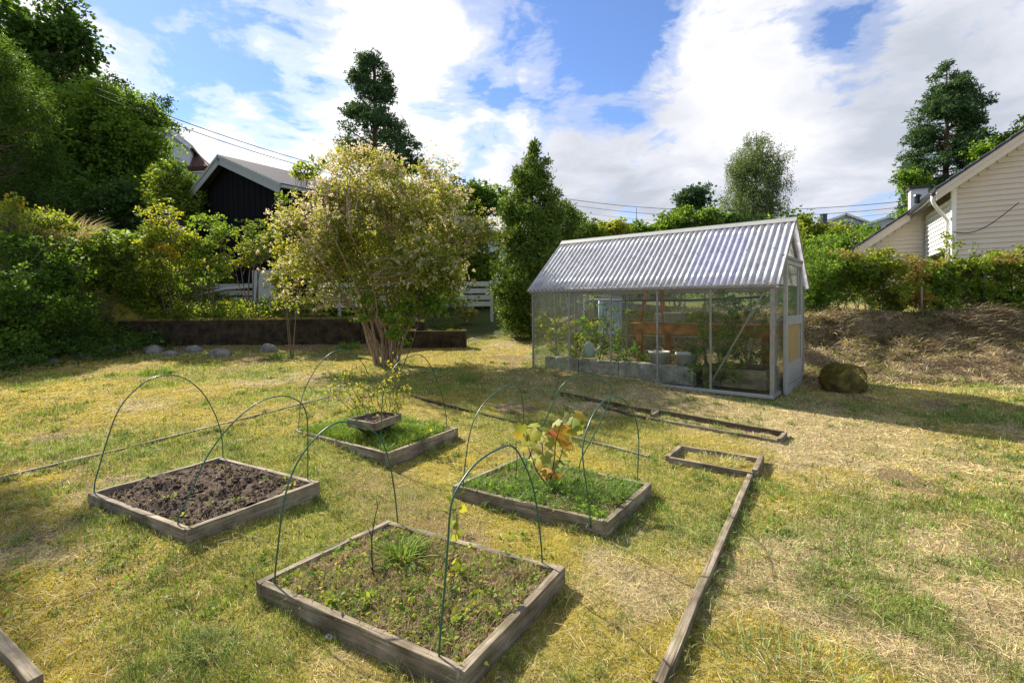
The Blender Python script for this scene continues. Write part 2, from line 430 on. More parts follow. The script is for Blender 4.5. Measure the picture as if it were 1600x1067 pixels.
def profile_tree(name, base, zs, rl, rr, mat, label, cat='tree', group=None, nb=260, per=60, L=.16, W=.02, crad=.3, bark=None, trunk_r=.2, droop=-.15, shell=.35, top_r=.03, ry=None, vshift=0, twig=3, x0=None, flat=.5, dleaf=0.0, ragged=(.85, 1.08), levels=0, fan=.30, lift=.0, hang=0.0):
    """crown whose left/right reach at each height follows rl / rr; limbs leave the trunk at every height"""
    t = empty(name, base, label, cat, group)
    base = np.array(base, float); mb = MB(); zs = np.array(zs, float)
    trunk = np.array([[base[0] + (np.interp(z, zs, x0) - x0[0] if x0 is not None else 0) + rng.normal(0, .03), base[1], z] for z in np.linspace(base[2] - .2, zs[-1] - .05, 14)])
    mb.tube(trunk, np.linspace(trunk_r, top_r, 14), sides=8)
    cent = []; crs = []; 
    w = np.interp(np.linspace(0, 1, 60), (zs - zs[0]) / (zs[-1] - zs[0]), (np.array(rl) + np.array(rr)) / 2); w = (w + .15) / (w + .15).sum()
    us = rng.choice(60, nb, p=w) / 60 + rng.uniform(0, 1 / 60, nb)
    for u in us:
        if levels: u = np.clip((round(u * levels) + rng.normal(0, .12)) / levels, 0, .995)
        z = zs[0] + u * (zs[-1] - zs[0]); th = rng.uniform(0, 2 * pi)
        R = np.interp(z, zs, rr) * (cos(th) > 0) + np.interp(z, zs, rl) * (cos(th) <= 0)
        Ry = (np.interp(z, zs, rr) + np.interp(z, zs, rl)) / 2
        f = rng.uniform(*ragged)
        dx = R * cos(th) * f; dy = Ry * sin(th) * f
        xt = np.interp(z, trunk[:, 2], trunk[:, 0])
        tip = np.array([xt + dx, base[1] + dy, z]); Rr = math.hypot(dx, dy)
        st = np.array([xt, base[1], z - droop * Rr])
        pts = limb(mb, st, tip, max(.01, .035 * Rr * .6), .006, bend=.05, n=4, sides=4)
        hz = np.array([-(tip - st)[1], (tip - st)[0], 0.0]); m_ = max(2, int(twig * min(1.0, .35 + Rr / 2.0)))
        for q in rng.uniform(shell, 1.02, m_):
            sc = min(1.0, .30 + Rr / (2.6 * crad)); crs.append(crad * sc * rng.uniform(.6, 1.2)); lat = rng.normal(0, 1) * fan * (1.25 - q * .7); cent.append(st + (tip - st) * q + hz * lat + np.array([0, 0, lift * abs(rng.normal()) * crad - hang * rng.uniform(0, 1) ** 1.3]) + rng.normal(0, crad * .4 * sc, 3) * np.array([1, 1, .6]))
    mb.build('trunk', bark or M_PINEBARK, t, smooth=True)
    cent = np.array(cent)
    cv = .5 + rng.normal(0, .2, len(cent)) + vshift
    clump_leaves('crown', cent, np.array(crs), per, L, W, mat, t, cv=cv, flat=flat, droop=dleaf)
    return t

# leaf palettes (albedo)
G_MID = leafmat('mid_green_leaves', [(0.047, 0.101, 0.016), (0.088, 0.176, 0.024), (0.149, 0.257, 0.034), (0.230, 0.324, 0.041)])
G_DARK = leafmat('dark_green_leaves', [(0.027, 0.068, 0.014), (0.054, 0.115, 0.019), (0.088, 0.162, 0.027)], transl=.35)
G_YEL = leafmat('yellow_green_leaves', [(0.078, 0.130, 0.018), (0.143, 0.221, 0.026), (0.247, 0.312, 0.039), (0.390, 0.377, 0.046)])
G_PINE = leafmat('pine_needles', [(0.031, 0.067, 0.031), (0.049, 0.108, 0.043), (0.091, 0.157, 0.058)], transl=.25)
G_THUJA = leafmat('thuja_sprays', [(0.022, 0.054, 0.013), (0.049, 0.108, 0.019), (0.097, 0.173, 0.027), (0.151, 0.205, 0.032)], transl=.25)
G_BIRCH = leafmat('birch_leaves', [(0.061, 0.103, 0.031), (0.109, 0.169, 0.048), (0.182, 0.230, 0.079)], transl=.35)
G_FERN = leafmat('fern_leaves', [(0.072, 0.144, 0.022), (0.144, 0.252, 0.036), (0.264, 0.360, 0.048)], transl=.5)
G_HEDGE = leafmat('hedge_leaves', [(.045, .095, .015), (.11, .19, .022), (.20, .27, .03), (.31, .33, .05)], transl=.4)
G_RED = leafmat('reddish_leaves', [(.14, .15, .03), (.26, .22, .05), (.36, .26, .07), (.38, .20, .07)], transl=.4)
G_GOLD = leafmat('golden_leaves', [(.28, .26, .03), (.48, .38, .03), (.55, .40, .03)], transl=.45, tmul=(1.2, 1.1, .6))
G_PINK = leafmat('faded_flower_heads', [(.38, .34, .17), (.52, .47, .27), (.64, .56, .38), (.72, .66, .50)], transl=.5, tmul=(1.25, 1.15, 1.0))
G_TOM = leafmat('tomato_leaves', [(0.045, 0.120, 0.018), (0.105, 0.225, 0.030), (0.195, 0.345, 0.045)])
G_STRAW = leafmat('straw_blades', [(.20, .13, .06), (.32, .23, .11), (.45, .35, .19)], transl=.25, tmul=(1.1, 1.05, .8))
G_MAPLE = leafmat('autumn_maple_leaves', [(.42, .05, .03), (.55, .20, .06), (.42, .38, .05), (.25, .33, .05), (.5, .46, .25)], transl=.45, tmul=(1.2, 1.1, .7))

# ------------------------------------------------------------------ ground
def ground_mat():
    m, t = mat_new('lawn_ground')
    a = t.new('ShaderNodeAttribute', attribute_name='col')
    tc = t.new('ShaderNodeTexCoord')
    n = t.new('ShaderNodeTexNoise', {'Vector': (tc, 'Object'), 'Scale': 55.0, 'Detail': 8.0, 'Roughness': .75})
    n2 = t.new('ShaderNodeTexNoise', {'Vector': (tc, 'Object'), 'Scale': 7.0, 'Detail': 6.0, 'Roughness': .7})
    r = t.ramp(n, [(0.30, (.35, .33, .28)), (0.5, (.8, .8, .75)), (0.7, (1.25, 1.2, 1.1))])
    col = t.mix(1.0, (a, 0), (r, 0), 'MULTIPLY')
    r2 = t.ramp(n2, [(0.3, (.75, .75, .72)), (0.7, (1.15, 1.12, 1.1))])
    col = t.mix(1.0, col, (r2, 0), 'MULTIPLY')
    bp = t.new('ShaderNodeBump', {'Height': n, 'Strength': .8, 'Distance': .02})
    b = t.new('ShaderNodeBsdfPrincipled', {'Base Color': col, 'Roughness': .95, 'Specular IOR Level': .1, 'Normal': bp})
    t.new('ShaderNodeOutputMaterial', {0: b}); return m

MOSS = np.array([.49, .41, .055]); STRAW = np.array([.60, .49, .28]); GREEN = np.array([.21, .29, .05]); DIRT = np.array([.27, .19, .135]); BROWN = np.array([.24, .165, .10]); OLIVE = np.array([.24, .24, .05])
def patch(x, y):
    """fractions of moss, straw, green, bare soil at ground points"""
    n1 = fbm(x * .9, y * .9, 21); n2 = fbm(x * 1.6 + 5, y * 1.6, 44); n3 = fbm(x * 4.5, y * 4.5, 60)
    green = .75 * sm(.52, .70, n1 * .6 + n2 * .25 + n3 * .15 + .05)
    moss = sm(.42, .60, fbm(x * 1.1 + 9, y * 1.1, 91) * .7 + n3 * .3 + .05 * sm(1.2, 0, x) + .03)
    straw = .45 + 1.2 * (n2 - .5)
    # trodden strip of bare earth between the beds
    d = np.abs((x + .75) * .8 + (y - 3.35) * .55) ; dirt = sm(.40, .1, d) * sm(1.3, .3, np.hypot(x + .75, y - 3.4)) 
    dirt = np.maximum(dirt, .8 * sm(.66, .76, fbm(x * 1.3, y * 1.3, 120)))
    dirt = np.maximum(dirt, sm(11.9, 12.5, y) * sm(13.1, 12.9, y) * sm(-3, -4.5, x))
    bank = sm(.2, 2.6, x) * sm(7.2, 8.0, y) * sm(11.3, 10.6, y)
    near_gh = sm(1.5, .6, np.abs((x - 1.9) * .635 + (y - 7.6) * .772 + .8)) * sm(-1, 0, x) * sm(4.8, 3.6, x)
    straw = straw + .9 * bank + .8 * near_gh + .10 * sm(0, 2, x); dirt = np.maximum(dirt, .35 * bank); moss = moss * (1 - bank) * (1 - .7 * near_gh) * (1 - .65 * sm(1.2, 3, x)); green = green * (1 - .7 * bank) * (1 - .5 * near_gh)
    w = np.stack([moss * 1.5, np.clip(straw, 0.05, 2) * .85, green * 1.9, dirt * 3.2], -1) + .02
    return w / w.sum(-1, keepdims=True), bank
def patch_col(x, y):
    w, bank = patch(x, y)
    c = w[..., 0:1] * MOSS + w[..., 1:2] * STRAW + w[..., 2:3] * GREEN + w[..., 3:4] * DIRT
    return c * (1 - .35 * bank[..., None]) + BROWN * .25 * bank[..., None]

def build_ground():
    xs = np.concatenate([-9.6 - np.geomspace(.1, 600, 60)[::-1], np.arange(-9.6, -4.2, .07), np.arange(-4.2, 4.6, .05), np.arange(4.6, 11.5, .07), 11.5 + np.geomspace(.1, 600, 60)])
    ys = np.concatenate([-np.geomspace(.3, 60, 16)[::-1] + 1.0, np.arange(1.0, 5.5, .05), np.arange(5.5, 13.6, .08), 13.6 + np.geomspace(.1, 900, 90)])
    X, Y = np.meshgrid(xs, ys); Z = H(X, Y)
    nx, ny = len(xs), len(ys)
    i = np.arange(nx * ny).reshape(ny, nx)
    Fc = np.stack([i[:-1, :-1], i[:-1, 1:], i[1:, 1:], i[1:, :-1]], -1).reshape(-1, 4)
    col = patch_col(X.ravel(), Y.ravel()) * .72
    far = sm(13, 15, Y.ravel())[:, None]; col = col * (1 - far) + far * np.array([.09, .11, .03])
    o = mesh_np('ground', np.stack([X, Y, Z], -1).reshape(-1, 3), Fc, ground_mat(), None, attrs={'col': ('FLOAT_COLOR', np.concatenate([col, np.ones((len(col), 1))], 1))}, smooth=True)
    tag(o, kind='structure')
build_ground()

# bed outlines in world coordinates (needed before the grass is laid)
BEDS = {
 'left':  ([(137, 770), (345, 713), (500, 752), (293, 828)], .18),
 'front': ([(400, 908), (605, 812), (883, 885), (725, 1050)], .105),
 'right': ([(707, 758), (815, 712), (1018, 755), (950, 815)], .12),
 'back':  ([(460, 672), (558, 640), (716, 668), (607, 708)], .17)}
BEDP = {k: [atz(x, y, z) for x, y in pts] for k, (pts, z) in BEDS.items()}
GO = np.array([3.376, 6.40, .186]); GYAW = .688; GL, GW, GE, GR = 3.885, 2.154, 1.50, 2.425
GU = np.array([-cos(GYAW), sin(GYAW), .007]); GV = np.array([sin(GYAW), cos(GYAW), 0.0])
def inside(poly, x, y, grow=0):
    P = np.array([p[:2] for p in poly]); c = P.mean(0); P = c + (P - c) * (1 + grow)
    s = None
    for i in range(len(P)):
        a = P[i]; b = P[(i + 1) % len(P)]
        cr = (b[0] - a[0]) * (y - a[1]) - (b[1] - a[1]) * (x - a[0])
        q = cr < 0
        s = q if s is None else (s & q)
    return s
GHP = [GO, GO + GU * GL, GO + GU * GL + GV * GW, GO + GV * GW]
def blocked(x, y):
    b = np.zeros(len(x), bool)
    for p in BEDP.values(): b |= inside(p, x, y) | inside(p[::-1], x, y)
    b |= inside(GHP, x, y) | inside(GHP[::-1], x, y)
    return b

# ------------------------------------------------------------------ grass
M_GRASS = colmat('grass_blades', transl=.3)
def blades(x, y, z, L, W, tilt, col, name, parent=None, curved=False, az=None, mat=None, label=None):
    n = len(x); az = rng.uniform(0, 2 * pi, n) if az is None else az
    D = np.stack([np.cos(az) * np.sin(tilt), np.sin(az) * np.sin(tilt), np.cos(tilt)], 1)
    S = np.stack([-np.sin(az), np.cos(az), np.zeros(n)], 1)
    rot = rng.uniform(-1.2, 1.2, n)[:, None]; N = np.cross(D, S); S = S * np.cos(rot) + N * np.sin(rot)
    P = np.stack([x, y, z], 1); L = np.asarray(L)[:, None]; W = np.asarray(W)[:, None]
    if not curved:
        V = np.stack([P - S * W, P + S * W, P + D * L], 1).reshape(-1, 3); Fc = np.arange(3 * n).reshape(n, 3); k = 3
    else:
        bend = np.stack([np.cos(az), np.sin(az), np.full(n, -.35)], 1) * L * .38
        V = np.stack([P - S * W, P + S * W, P + D * L * .55 + S * W * .8 + bend * .25, P + D * L * .55 - S * W * .8 + bend * .25, P + D * L * .85 + bend], 1).reshape(-1, 3)
        b = np.arange(n)[:, None] * 5
        Fc = np.concatenate([b + [0, 1, 2], b + [0, 2, 3], b + [3, 2, 4]], 1).reshape(-1, 3); k = 5
    cc = np.concatenate([np.repeat(col, k, 0), np.ones((n * k, 1))], 1)
    return mesh_np(name, V, Fc, mat or M_GRASS, parent, attrs={'col': ('FLOAT_COLOR', cc)})

def lawn():
    n = 560000
    y = np.exp(rng.uniform(math.log(1.5), math.log(13.0), n)); x = y * rng.uniform(-1.22, 1.25, n)
    keep = ~blocked(x, y) & (x > -11.5) & ~((y > 12.95) & (x < -3)); x = x[keep]; y = y[keep]; n = len(x)
    w, bank = patch(x, y)
    cum = np.cumsum(w, 1); r = rng.uniform(0, 1, n); cls = (r[:, None] > cum).sum(1).clip(0, 3)
    base = np.stack([MOSS, STRAW, GREEN, DIRT * 1.3])[cls]
    base = base * rng.uniform(.6, 1.25, (n, 1)) * (1 + rng.normal(0, .07, (n, 3)))
    base = np.where((rng.uniform(0, 1, n) < .12)[:, None], STRAW * rng.uniform(.6, 1.2, (n, 1)), base)
    base = base * (1 - .3 * bank[:, None]) 
    kk = (cls != 3) | (rng.uniform(0, 1, n) < .4); x, y, cls, base, bank = x[kk], y[kk], cls[kk], base[kk], bank[kk]; n = len(x)
    base = base * (.50 + 1.0 * fbm(x * 7, y * 7, 303, 3))[:, None]
    dist = np.hypot(x, y)
    L = np.where(cls == 0, .013, np.where(cls == 1, .026, np.where(cls == 2, .034, .014))) * rng.uniform(.6, 1.6, n) * (1 + .05 * dist)
    W = np.maximum(.0011, .00055 * dist) * rng.uniform(.7, 1.3, n) * np.where(cls == 0, 1.5, 1)
    tilt = np.where(cls == 1, rng.uniform(.9, 1.5, n), np.where(cls == 2, rng.uniform(.1, .9, n), rng.uniform(.2, 1.3, n)))
    o = blades(x, y, H(x, y) - .002, L, W, tilt, np.clip(base, .01, .8), 'grass')
    tag(o, 'patchy lawn of yellow moss, dry straw and short green grass', 'grass', kind='stuff')
    # long dry stalks lying on the lawn and the bank
    n = 42000
    y = np.exp(rng.uniform(math.log(1.5), math.log(12.5), n)); x = y * rng.uniform(-1.2, 1.25, n)
    w, bank = patch(x, y)
    keep = ~blocked(x, y) & (x > -11) & (rng.uniform(0, 1, n) < .12 + w[:, 1] * .8 + .6 * bank) & ~((y > 12.95) & (x < -3)); x, y, bank = x[keep], y[keep], bank[keep]; n = len(x)
    dist = np.hypot(x, y)
    L = rng.uniform(.03, .10, n) * (1 + .5 * bank); W = np.maximum(.0009, .0004 * dist)
    col = STRAW * rng.uniform(.6, 1.35, (n, 1)) * (1 - .25 * bank[:, None])
    o = blades(x, y, H(x, y) + .006 + .02 * bank * rng.uniform(0, 1, n), L, W, rng.uniform(1.2, 1.62, n), col, 'dry_grass', curved=True)
    tag(o, 'dead straw stalks lying loose over the lawn and mown bank', 'dry grass', kind='stuff')
lawn()
def lawn_tufts():
    m = 1500; cy = np.exp(rng.uniform(math.log(1.6), math.log(11.5), m)); cx = cy * rng.uniform(-1.15, 1.2, m); w, bank = patch(cx, cy); k = (rng.uniform(0, 1, m) < .25 + w[:, 2]) & ~((cy > 11.6) & (cx < -3)); cx, cy = cx[k], cy[k]; m = len(cx)
    n = 34; r = rng.uniform(.02, .11, m); x = (cx[:, None] + rng.normal(0, 1, (m, n)) * r[:, None] * .6).ravel(); y = (cy[:, None] + rng.normal(0, 1, (m, n)) * r[:, None] * .6).ravel()
    hue = np.repeat(rng.uniform(0, 1, m), n)[:, None]; col = (np.array([.12, .21, .03]) * (1 - hue) + np.array([.30, .33, .10]) * hue) * rng.uniform(.6, 1.3, (m * n, 1)); L = np.repeat(rng.uniform(.03, .085, m), n) * rng.uniform(.5, 1.2, m * n)
    k = ~blocked(x, y); x, y, col, L = x[k], y[k], col[k], L[k]
    o = blades(x, y, H(x, y) - .002, L, np.maximum(.0013, .0006 * np.hypot(x, y)), np.abs(rng.normal(0, .6, len(x))).clip(0, 1.3), col, 'grass_clumps', curved=True)
    tag(o, 'small green clumps of grass scattered through the whole lawn', 'grass', kind='stuff')
lawn_tufts()

def tuft(px, py, n, L, spread, c=GREEN, name='grass_tuft', label=None, cat='grass tuft', group=None, W=.002, P=None, tilt=.6):
    p = gnd(px, py) if P is None else np.array(P)
    az = rng.uniform(0, 2 * pi, n); r = spread * np.sqrt(rng.uniform(0, 1, n))
    x = p[0] + r * np.cos(az); y = p[1] + r * np.sin(az); z = (H(x, y) if P is None else np.full(n, p[2])) - .003
    dist = math.hypot(p[0], p[1])
    col = np.array(c) * rng.uniform(.6, 1.4, (n, 1)) * (1 + rng.normal(0, .06, (n, 3)))
    o = blades(x, y, z, L * rng.uniform(.4, 1.2, n), np.full(n, max(W, .0005 * dist)), np.abs(rng.normal(0, tilt, n)).clip(0, 1.3), np.clip(col, .01, .7), name, curved=True, az=az + rng.normal(0, .7, n))
    V = np.empty(len(o.data.vertices) * 3, np.float32); o.data.vertices.foreach_get('co', V); V = V.reshape(-1, 3) - p.astype(np.float32)
    o.data.vertices.foreach_set('co', V.ravel()); o.location = p; o.data.update()
    return tag(o, label, cat, group)
GB = np.array([.16, .27, .04]); GP = np.array([.24, .30, .10])
TUFTS = [
 (330, 1012, 260, .075, .10, GP, 'round pale green grass tuft on the moss below the soil bed'),
 (385, 1040, 160, .05, .09, OLIVE * 1.2, 'low yellow tuft at the bottom edge left of the front bed'),
 (243, 585, 200, .16, .22, GB, 'bright grass tuft in sun left of the first hoop'),
 (442, 560, 160, .22, .25, GB, 'long green tuft in the shade left of the blossom shrub'),
 (547, 545, 160, .28, .2, GB, 'tall blade tuft by the low wall left of the shrub stems'),
 (530, 590, 140, .18, .25, GB, 'grass tuft left of the shrub foot'),
 (95, 640, 120, .10, .25, GB, 'thin grass tuft at the far left of the lawn'),
 (93, 768, 150, .07, .12, GB, 'green tuft left of the soil bed corner'),
 (735, 595, 110, .22, .18, GB, 'dark green tuft right of the blossom shrub in its shade'),
 (1220, 880, 700, .07, .42, GP * .95, 'wide pale green grass patch on the right lawn'),
 (1240, 1050, 420, .09, .25, GP, 'pale green grass patch at the bottom edge right of the long edging'),
 (1090, 830, 240, .07, .22, GP, 'greyish green tuft left of the long edging board'),
 (960, 815, 200, .10, .12, GB, 'grass growing over the front corner of the maple bed'),
 (1560, 770, 380, .06, .45, GB * .9, 'greener lawn patch at the right edge'),
 (1215, 770, 120, .08, .15, GB, 'small tuft beside the end of the small frame'),
 (860, 615, 160, .15, .17, GB * .8 + STRAW * .3, 'yellow green tuft before the greenhouse left corner'),
 (900, 625, 120, .16, .16, GB * .8 + STRAW * .3, 'upright yellow blades below the second greenhouse pane'),
 (975, 628, 90, .14, .15, GB * .8 + STRAW * .3, 'single upright tuft below the third greenhouse pane'),
 (1490, 600, 200, .12, .4, GREEN, 'green weedy patch on the dry bank at right'),
 (640, 970, 60, .05, .1, GB, 'tiny weeds against the front board of the front bed'),
 (470, 765, 180, .09, .14, GB, 'bright blades beside the right end of the soil bed'),
 (745, 885, 140, .06, .14, GB, 'weedy patch between front bed and maple bed'),
]
for t in TUFTS:
    o = tuft(*t[:6], label=t[6], group='grass tufts on the lawn')
    if t[4] >= .4: o['kind'] = 'stuff'; del o['group']

# ------------------------------------------------------------------ raised beds
def soil_mat():
    m, t = mat_new('dark_bed_soil'); tc = t.new('ShaderNodeTexCoord')
    n = t.new('ShaderNodeTexNoise', {'Vector': (tc, 'Object'), 'Scale': 30.0, 'Detail': 9.0, 'Roughness': .75})
    r = t.ramp(n, [(0.3, (.035, .024, .018)), (0.55, (.12, .085, .062)), (0.72, (.22, .17, .13))])
    bp = t.new('ShaderNodeBump', {'Height': n, 'Strength': 1.0, 'Distance': .03})
    t.new('ShaderNodeOutputMaterial', {0: t.new('ShaderNodeBsdfPrincipled', {'Base Color': (r, 0), 'Roughness': .95, 'Specular IOR Level': .15, 'Normal': bp})})
    return m
M_SOIL = soil_mat()
def bed(key, label, depth=.02, rise=.03, h=.16, wood=None, th=.036):
    P = [np.array(p) for p in BEDP[key]]; c = sum(P) / 4
    t = empty('raised_bed', (c[0], c[1], Hz(c[0], c[1])), label, 'raised bed', 'timber framed garden beds on the lawn')
    for i in range(4):
        a, b = P[i], P[(i + 1) % 4]; d = (b - a) / np.linalg.norm(b - a); nrm = np.array([d[1], -d[0], 0])
        if np.dot(nrm, c - a) < 0: nrm = -nrm
        e = th * .999
        a2 = a + nrm * th / 2 + d * (e if i % 2 else -.0); b2 = b + nrm * th / 2 - d * (e if i % 2 else -.0)
        a2 = a2 - [0, 0, h / 2]; b2 = b2 - [0, 0, h / 2]
        if i % 2: a2 = a2 + [0, 0, -.003]; b2 = b2 + [0, 0, -.003]
        plank('board', a2, b2, th, h, wood or W_GREY, t, seg=7, rough=.0012)
    n = 44; s = np.linspace(0.03, .97, n); U, V = np.meshgrid(s, s)
    Q = (1 - U)[..., None] * (1 - V)[..., None] * P[0] + (U * (1 - V))[..., None] * P[3] + ((1 - U) * V)[..., None] * P[1] + (U * V)[..., None] * P[2]
    bump = fbm(Q[..., 0] * 9, Q[..., 1] * 9, 200, 4) - .5
    Q[..., 2] = P[0][2] - depth + rise * 2.2 * bump + rise * .8 * np.sin(U * pi) * np.sin(V * pi)
    i = np.arange(n * n).reshape(n, n); Fc = np.stack([i[:-1, :-1], i[:-1, 1:], i[1:, 1:], i[1:, :-1]], -1).reshape(-1, 4)
    if np.cross(P[3] - P[0], P[1] - P[0])[2] < 0: Fc = Fc[:, ::-1]
    so = mesh_np('soil', Q.reshape(-1, 3), np.ascontiguousarray(Fc), M_SOIL, t, smooth=True)
    def sampler(k, marg=.04):
        u = rng.uniform(marg, 1 - marg, k); v = rng.uniform(marg, 1 - marg, k)
        iu = (u * (n - 1)).astype(int); iv = (v * (n - 1)).astype(int)
        q = (1 - u)[:, None] * (1 - v)[:, None] * P[0] + (u * (1 - v))[:, None] * P[3] + ((1 - u) * v)[:, None] * P[1] + (u * v)[:, None] * P[2]
        q[:, 2] = Q[iv, iu, 2]; return q, u, v
    return t, sampler

def clods(sampler, n, t, r0, r1, mat, name='soil_clods', pull=None):
    q, u, v = sampler(n, .06)
    mb_v = []; mb_f = []
    ico = np.array([(1, 0, 0), (-1, 0, 0), (0, 1, 0), (0, -1, 0), (0, 0, 1), (0, 0, -1)], float); fc = np.array([(4, 0, 2), (4, 2, 1), (4, 1, 3), (4, 3, 0), (5, 2, 0), (5, 1, 2), (5, 3, 1), (5, 0, 3)])
    r = rng.uniform(0, 1, n) ** 3 * (r1 - r0) + r0
    V = ico[None] * r[:, None, None] * rng.uniform(.6, 1.3, (n, 6, 1)); th = rng.uniform(0, 6.28, n)
    c, s = np.cos(th)[:, None], np.sin(th)[:, None]
    X = V[..., 0] * c - V[..., 1] * s; Y = V[..., 0] * s + V[..., 1] * c; V = np.stack([X, Y, V[..., 2] * .8], -1) + q[:, None]
    o = mesh_np(name, V.reshape(-1, 3), (np.arange(n)[:, None, None] * 6 + fc[None]).reshape(-1, 3), mat, t); o['kind'] = 'stuff'

def bed_grass(q, t, L, W, col, tilt=.7, name='grass_blades'):
    n = len(q)
    o = blades(q[:, 0], q[:, 1], q[:, 2] - .003, L * rng.uniform(.4, 1.3, n), np.full(n, W), np.abs(rng.normal(0, tilt, n)).clip(0, 1.4), np.clip(col * rng.uniform(.55, 1.4, (n, 1)), .01, .7), name, parent=t, curved=True)
    o['kind'] = 'stuff'; return o
def bed_weeds(q, t, mat, per, crad, L, W, name='weeds'):
    q = q + np.array([0, 0, crad * .5]); o = clump_leaves(name, q, crad, per, L, W, mat, t, flat=.5, upn=1.5); o['kind'] = 'stuff'; return o

tL, sL = bed('left', 'raised bed of bare dug dark soil, left of the others', depth=.025, rise=.05)
clods(sL, 2600, tL, .004, .022, M_SOIL)
q, u, v = sL(1500); bed_grass(q, tL, .05, .001, STRAW * .75, 1.2, 'dry_roots')
q, u, v = sL(400); k = (rng.uniform(0, 1, 400) < .10) & ((u > .7) | (v < .2)); bed_weeds(q[k], tL, G_YEL, 10, .022, .022, .009)
tF, sF = bed('front', 'nearest raised bed full of weeds and dry stalks, empty twig at its back', depth=.03, rise=.03)
clods(sF, 900, tF, .003, .014, M_SOIL)
q, u, v = sF(13000); bed_grass(q, tF, .05, .0011, STRAW * .8 * np.array([1, .9, .85]), 1.0, 'dry_stalks')
q, u, v = sF(3000); bed_grass(q, tF, .06, .0014, GREEN * .9, .6)
q, u, v = sF(170); bed_weeds(q, tF, G_YEL, 10, .022, .024, .009)
q, u, v = sF(60); bed_weeds(q, tF, G_MID, 12, .02, .03, .011, 'dark_weeds')
tR, sR = bed('right', 'raised bed thick with grass around a red and yellow maple seedling', depth=.03, rise=.02)
q, u, v = sR(16000); k_ = fbm(q[:, 0] * 6, q[:, 1] * 6, 613) > .45; bed_grass(q[k_], tR, .085, .0016, GREEN * np.array([.85, 1.0, 1.0]), .75); bed_grass(q[~k_][:4000], tR, .045, .0016, GREEN * np.array([1.1, 1.0, 1.1]), .9)
q, u, v = sR(3000); bed_grass(q, tR, .08, .0013, STRAW * .8, 1.2, 'dry_stalks')
q, u, v = sR(110); bed_weeds(q, tR, G_MID, 14, .035, .03, .012)
tB, sB = bed('back', 'raised bed of lush bright grass with a small box standing in it, furthest back', depth=.02, rise=.02)
q, u, v = sB(15000); k_ = fbm(q[:, 0] * 5, q[:, 1] * 5, 611) > .43; bed_grass(q[k_], tB, .12, .0022, GB * np.array([1.45, 1.25, 1.2]), .5); bed_grass(q[~k_][:3500], tB, .06, .0022, GB * np.array([1.6, 1.2, 1.3]), .8)
q, u, v = sB(120); bed_weeds(q, tB, G_YEL, 12, .04, .035, .014)

# small planter box on splayed slats inside the back bed
def small_box():
    zt = .36
    P = [atz(543, 654, zt), atz(592, 642, zt), atz(626, 646, zt), atz(586, 661, zt)]
    c = sum(P) / 4; t = empty('planter_box', (c[0], c[1], .16), 'small square grey planter box on splayed slats standing in the grassy back bed', 'planter')
    foot = np.array([c[0], c[1], .15])
    for i in range(4):
        a, b = P[i], P[(i + 1) % 4]
        plank('board', a - [0, 0, .035 + .001 * (i % 2)], b - [0, 0, .035 + .001 * (i % 2)], .018, .07, W_GREY, t, seg=4)
        e = a + (c - a) * .18; f = foot + (a - foot) * .12; f[2] = .15
        plank('slat', e - [0, 0, .05], f, .03, .02, W_DARK, t, seg=2)
    mb = MB(); mb.box(c - [0, 0, .05], (P[2] - P[1]) * .46, (P[1] - P[0]) * .46, (0, 0, .02)); mb.build('soil', M_SOIL, t)
small_box()

def lawn_weeds():
    m = 600; y = np.exp(rng.uniform(math.log(2.2), math.log(10), m)); x = y * rng.uniform(-1.1, 1.2, m); k = ~blocked(x, y) & (fbm(x * 1.2, y * 1.2, 404) > .5); x, y = x[k], y[k]
    o = clump_leaves('lawn_weeds', np.stack([x, y, H(x, y) + .012], 1), .035, 9, .024, .010, G_MID, None, flat=.25, upn=2.5); tag(o, 'low broad leaved weeds dotted over the lawn', 'weeds', kind='stuff')
lawn_weeds()
# ------------------------------------------------------------------ hoops
def hoop(pix, base0, base1, label, r=.0043):
    """green wire bent in the upright plane through its two feet"""
    A = np.array(base0); B = np.array(base1); d = B - A; nrm = np.array([d[1], -d[0], 0]); nrm /= np.linalg.norm(nrm)
    pts = [A - [0, 0, .06]]
    for px, py in pix:
        q = ray(px, py); s = np.dot(A - EYE, nrm) / np.dot(q, nrm); pts.append(EYE + q * s)
    pts.append(B - [0, 0, .06]); pts = np.array(pts)
    # smooth (Catmull-Rom)
    out = []
    for i in range(len(pts) - 1):
        p0 = pts[max(i - 1, 0)]; p1 = pts[i]; p2 = pts[i + 1]; p3 = pts[min(i + 2, len(pts) - 1)]
        for u in np.linspace(0, 1, 5)[:-1]:
            out.append(.5 * (2 * p1 + (p2 - p0) * u + (2 * p0 - 5 * p1 + 4 * p2 - p3) * u * u + (3 * p1 - p0 - 3 * p2 + p3) * u ** 3))
    out.append(pts[-1])
    mb = MB(); mb.tube(out, r, sides=8); o = mb.build('garden_hoop', M_GREEN, smooth=True)
    tag(o, label, 'garden hoop', 'bent green wire hoops over the raised beds')
zL, zF, zR, zB = .18, .105, .12, .17
hoop([(148, 755), (155, 730), (165, 695), (183, 645), (205, 615), (235, 592), (265, 586), (290, 592), (315, 612), (335, 645), (345, 675), (348, 700)], atz(147, 768, zL), atz(348, 714, zL), 'leftmost green hoop, over the back edge of the bare soil bed')
hoop([(279, 808), (285, 795), (300, 765), (320, 720), (345, 682), (375, 650), (405, 628), (435, 619), (455, 621), (472, 632), (480, 655), (481, 700), (481, 735)], atz(277, 818, zL), atz(481, 748, zL), 'green hoop over the near edge of the bare soil bed')
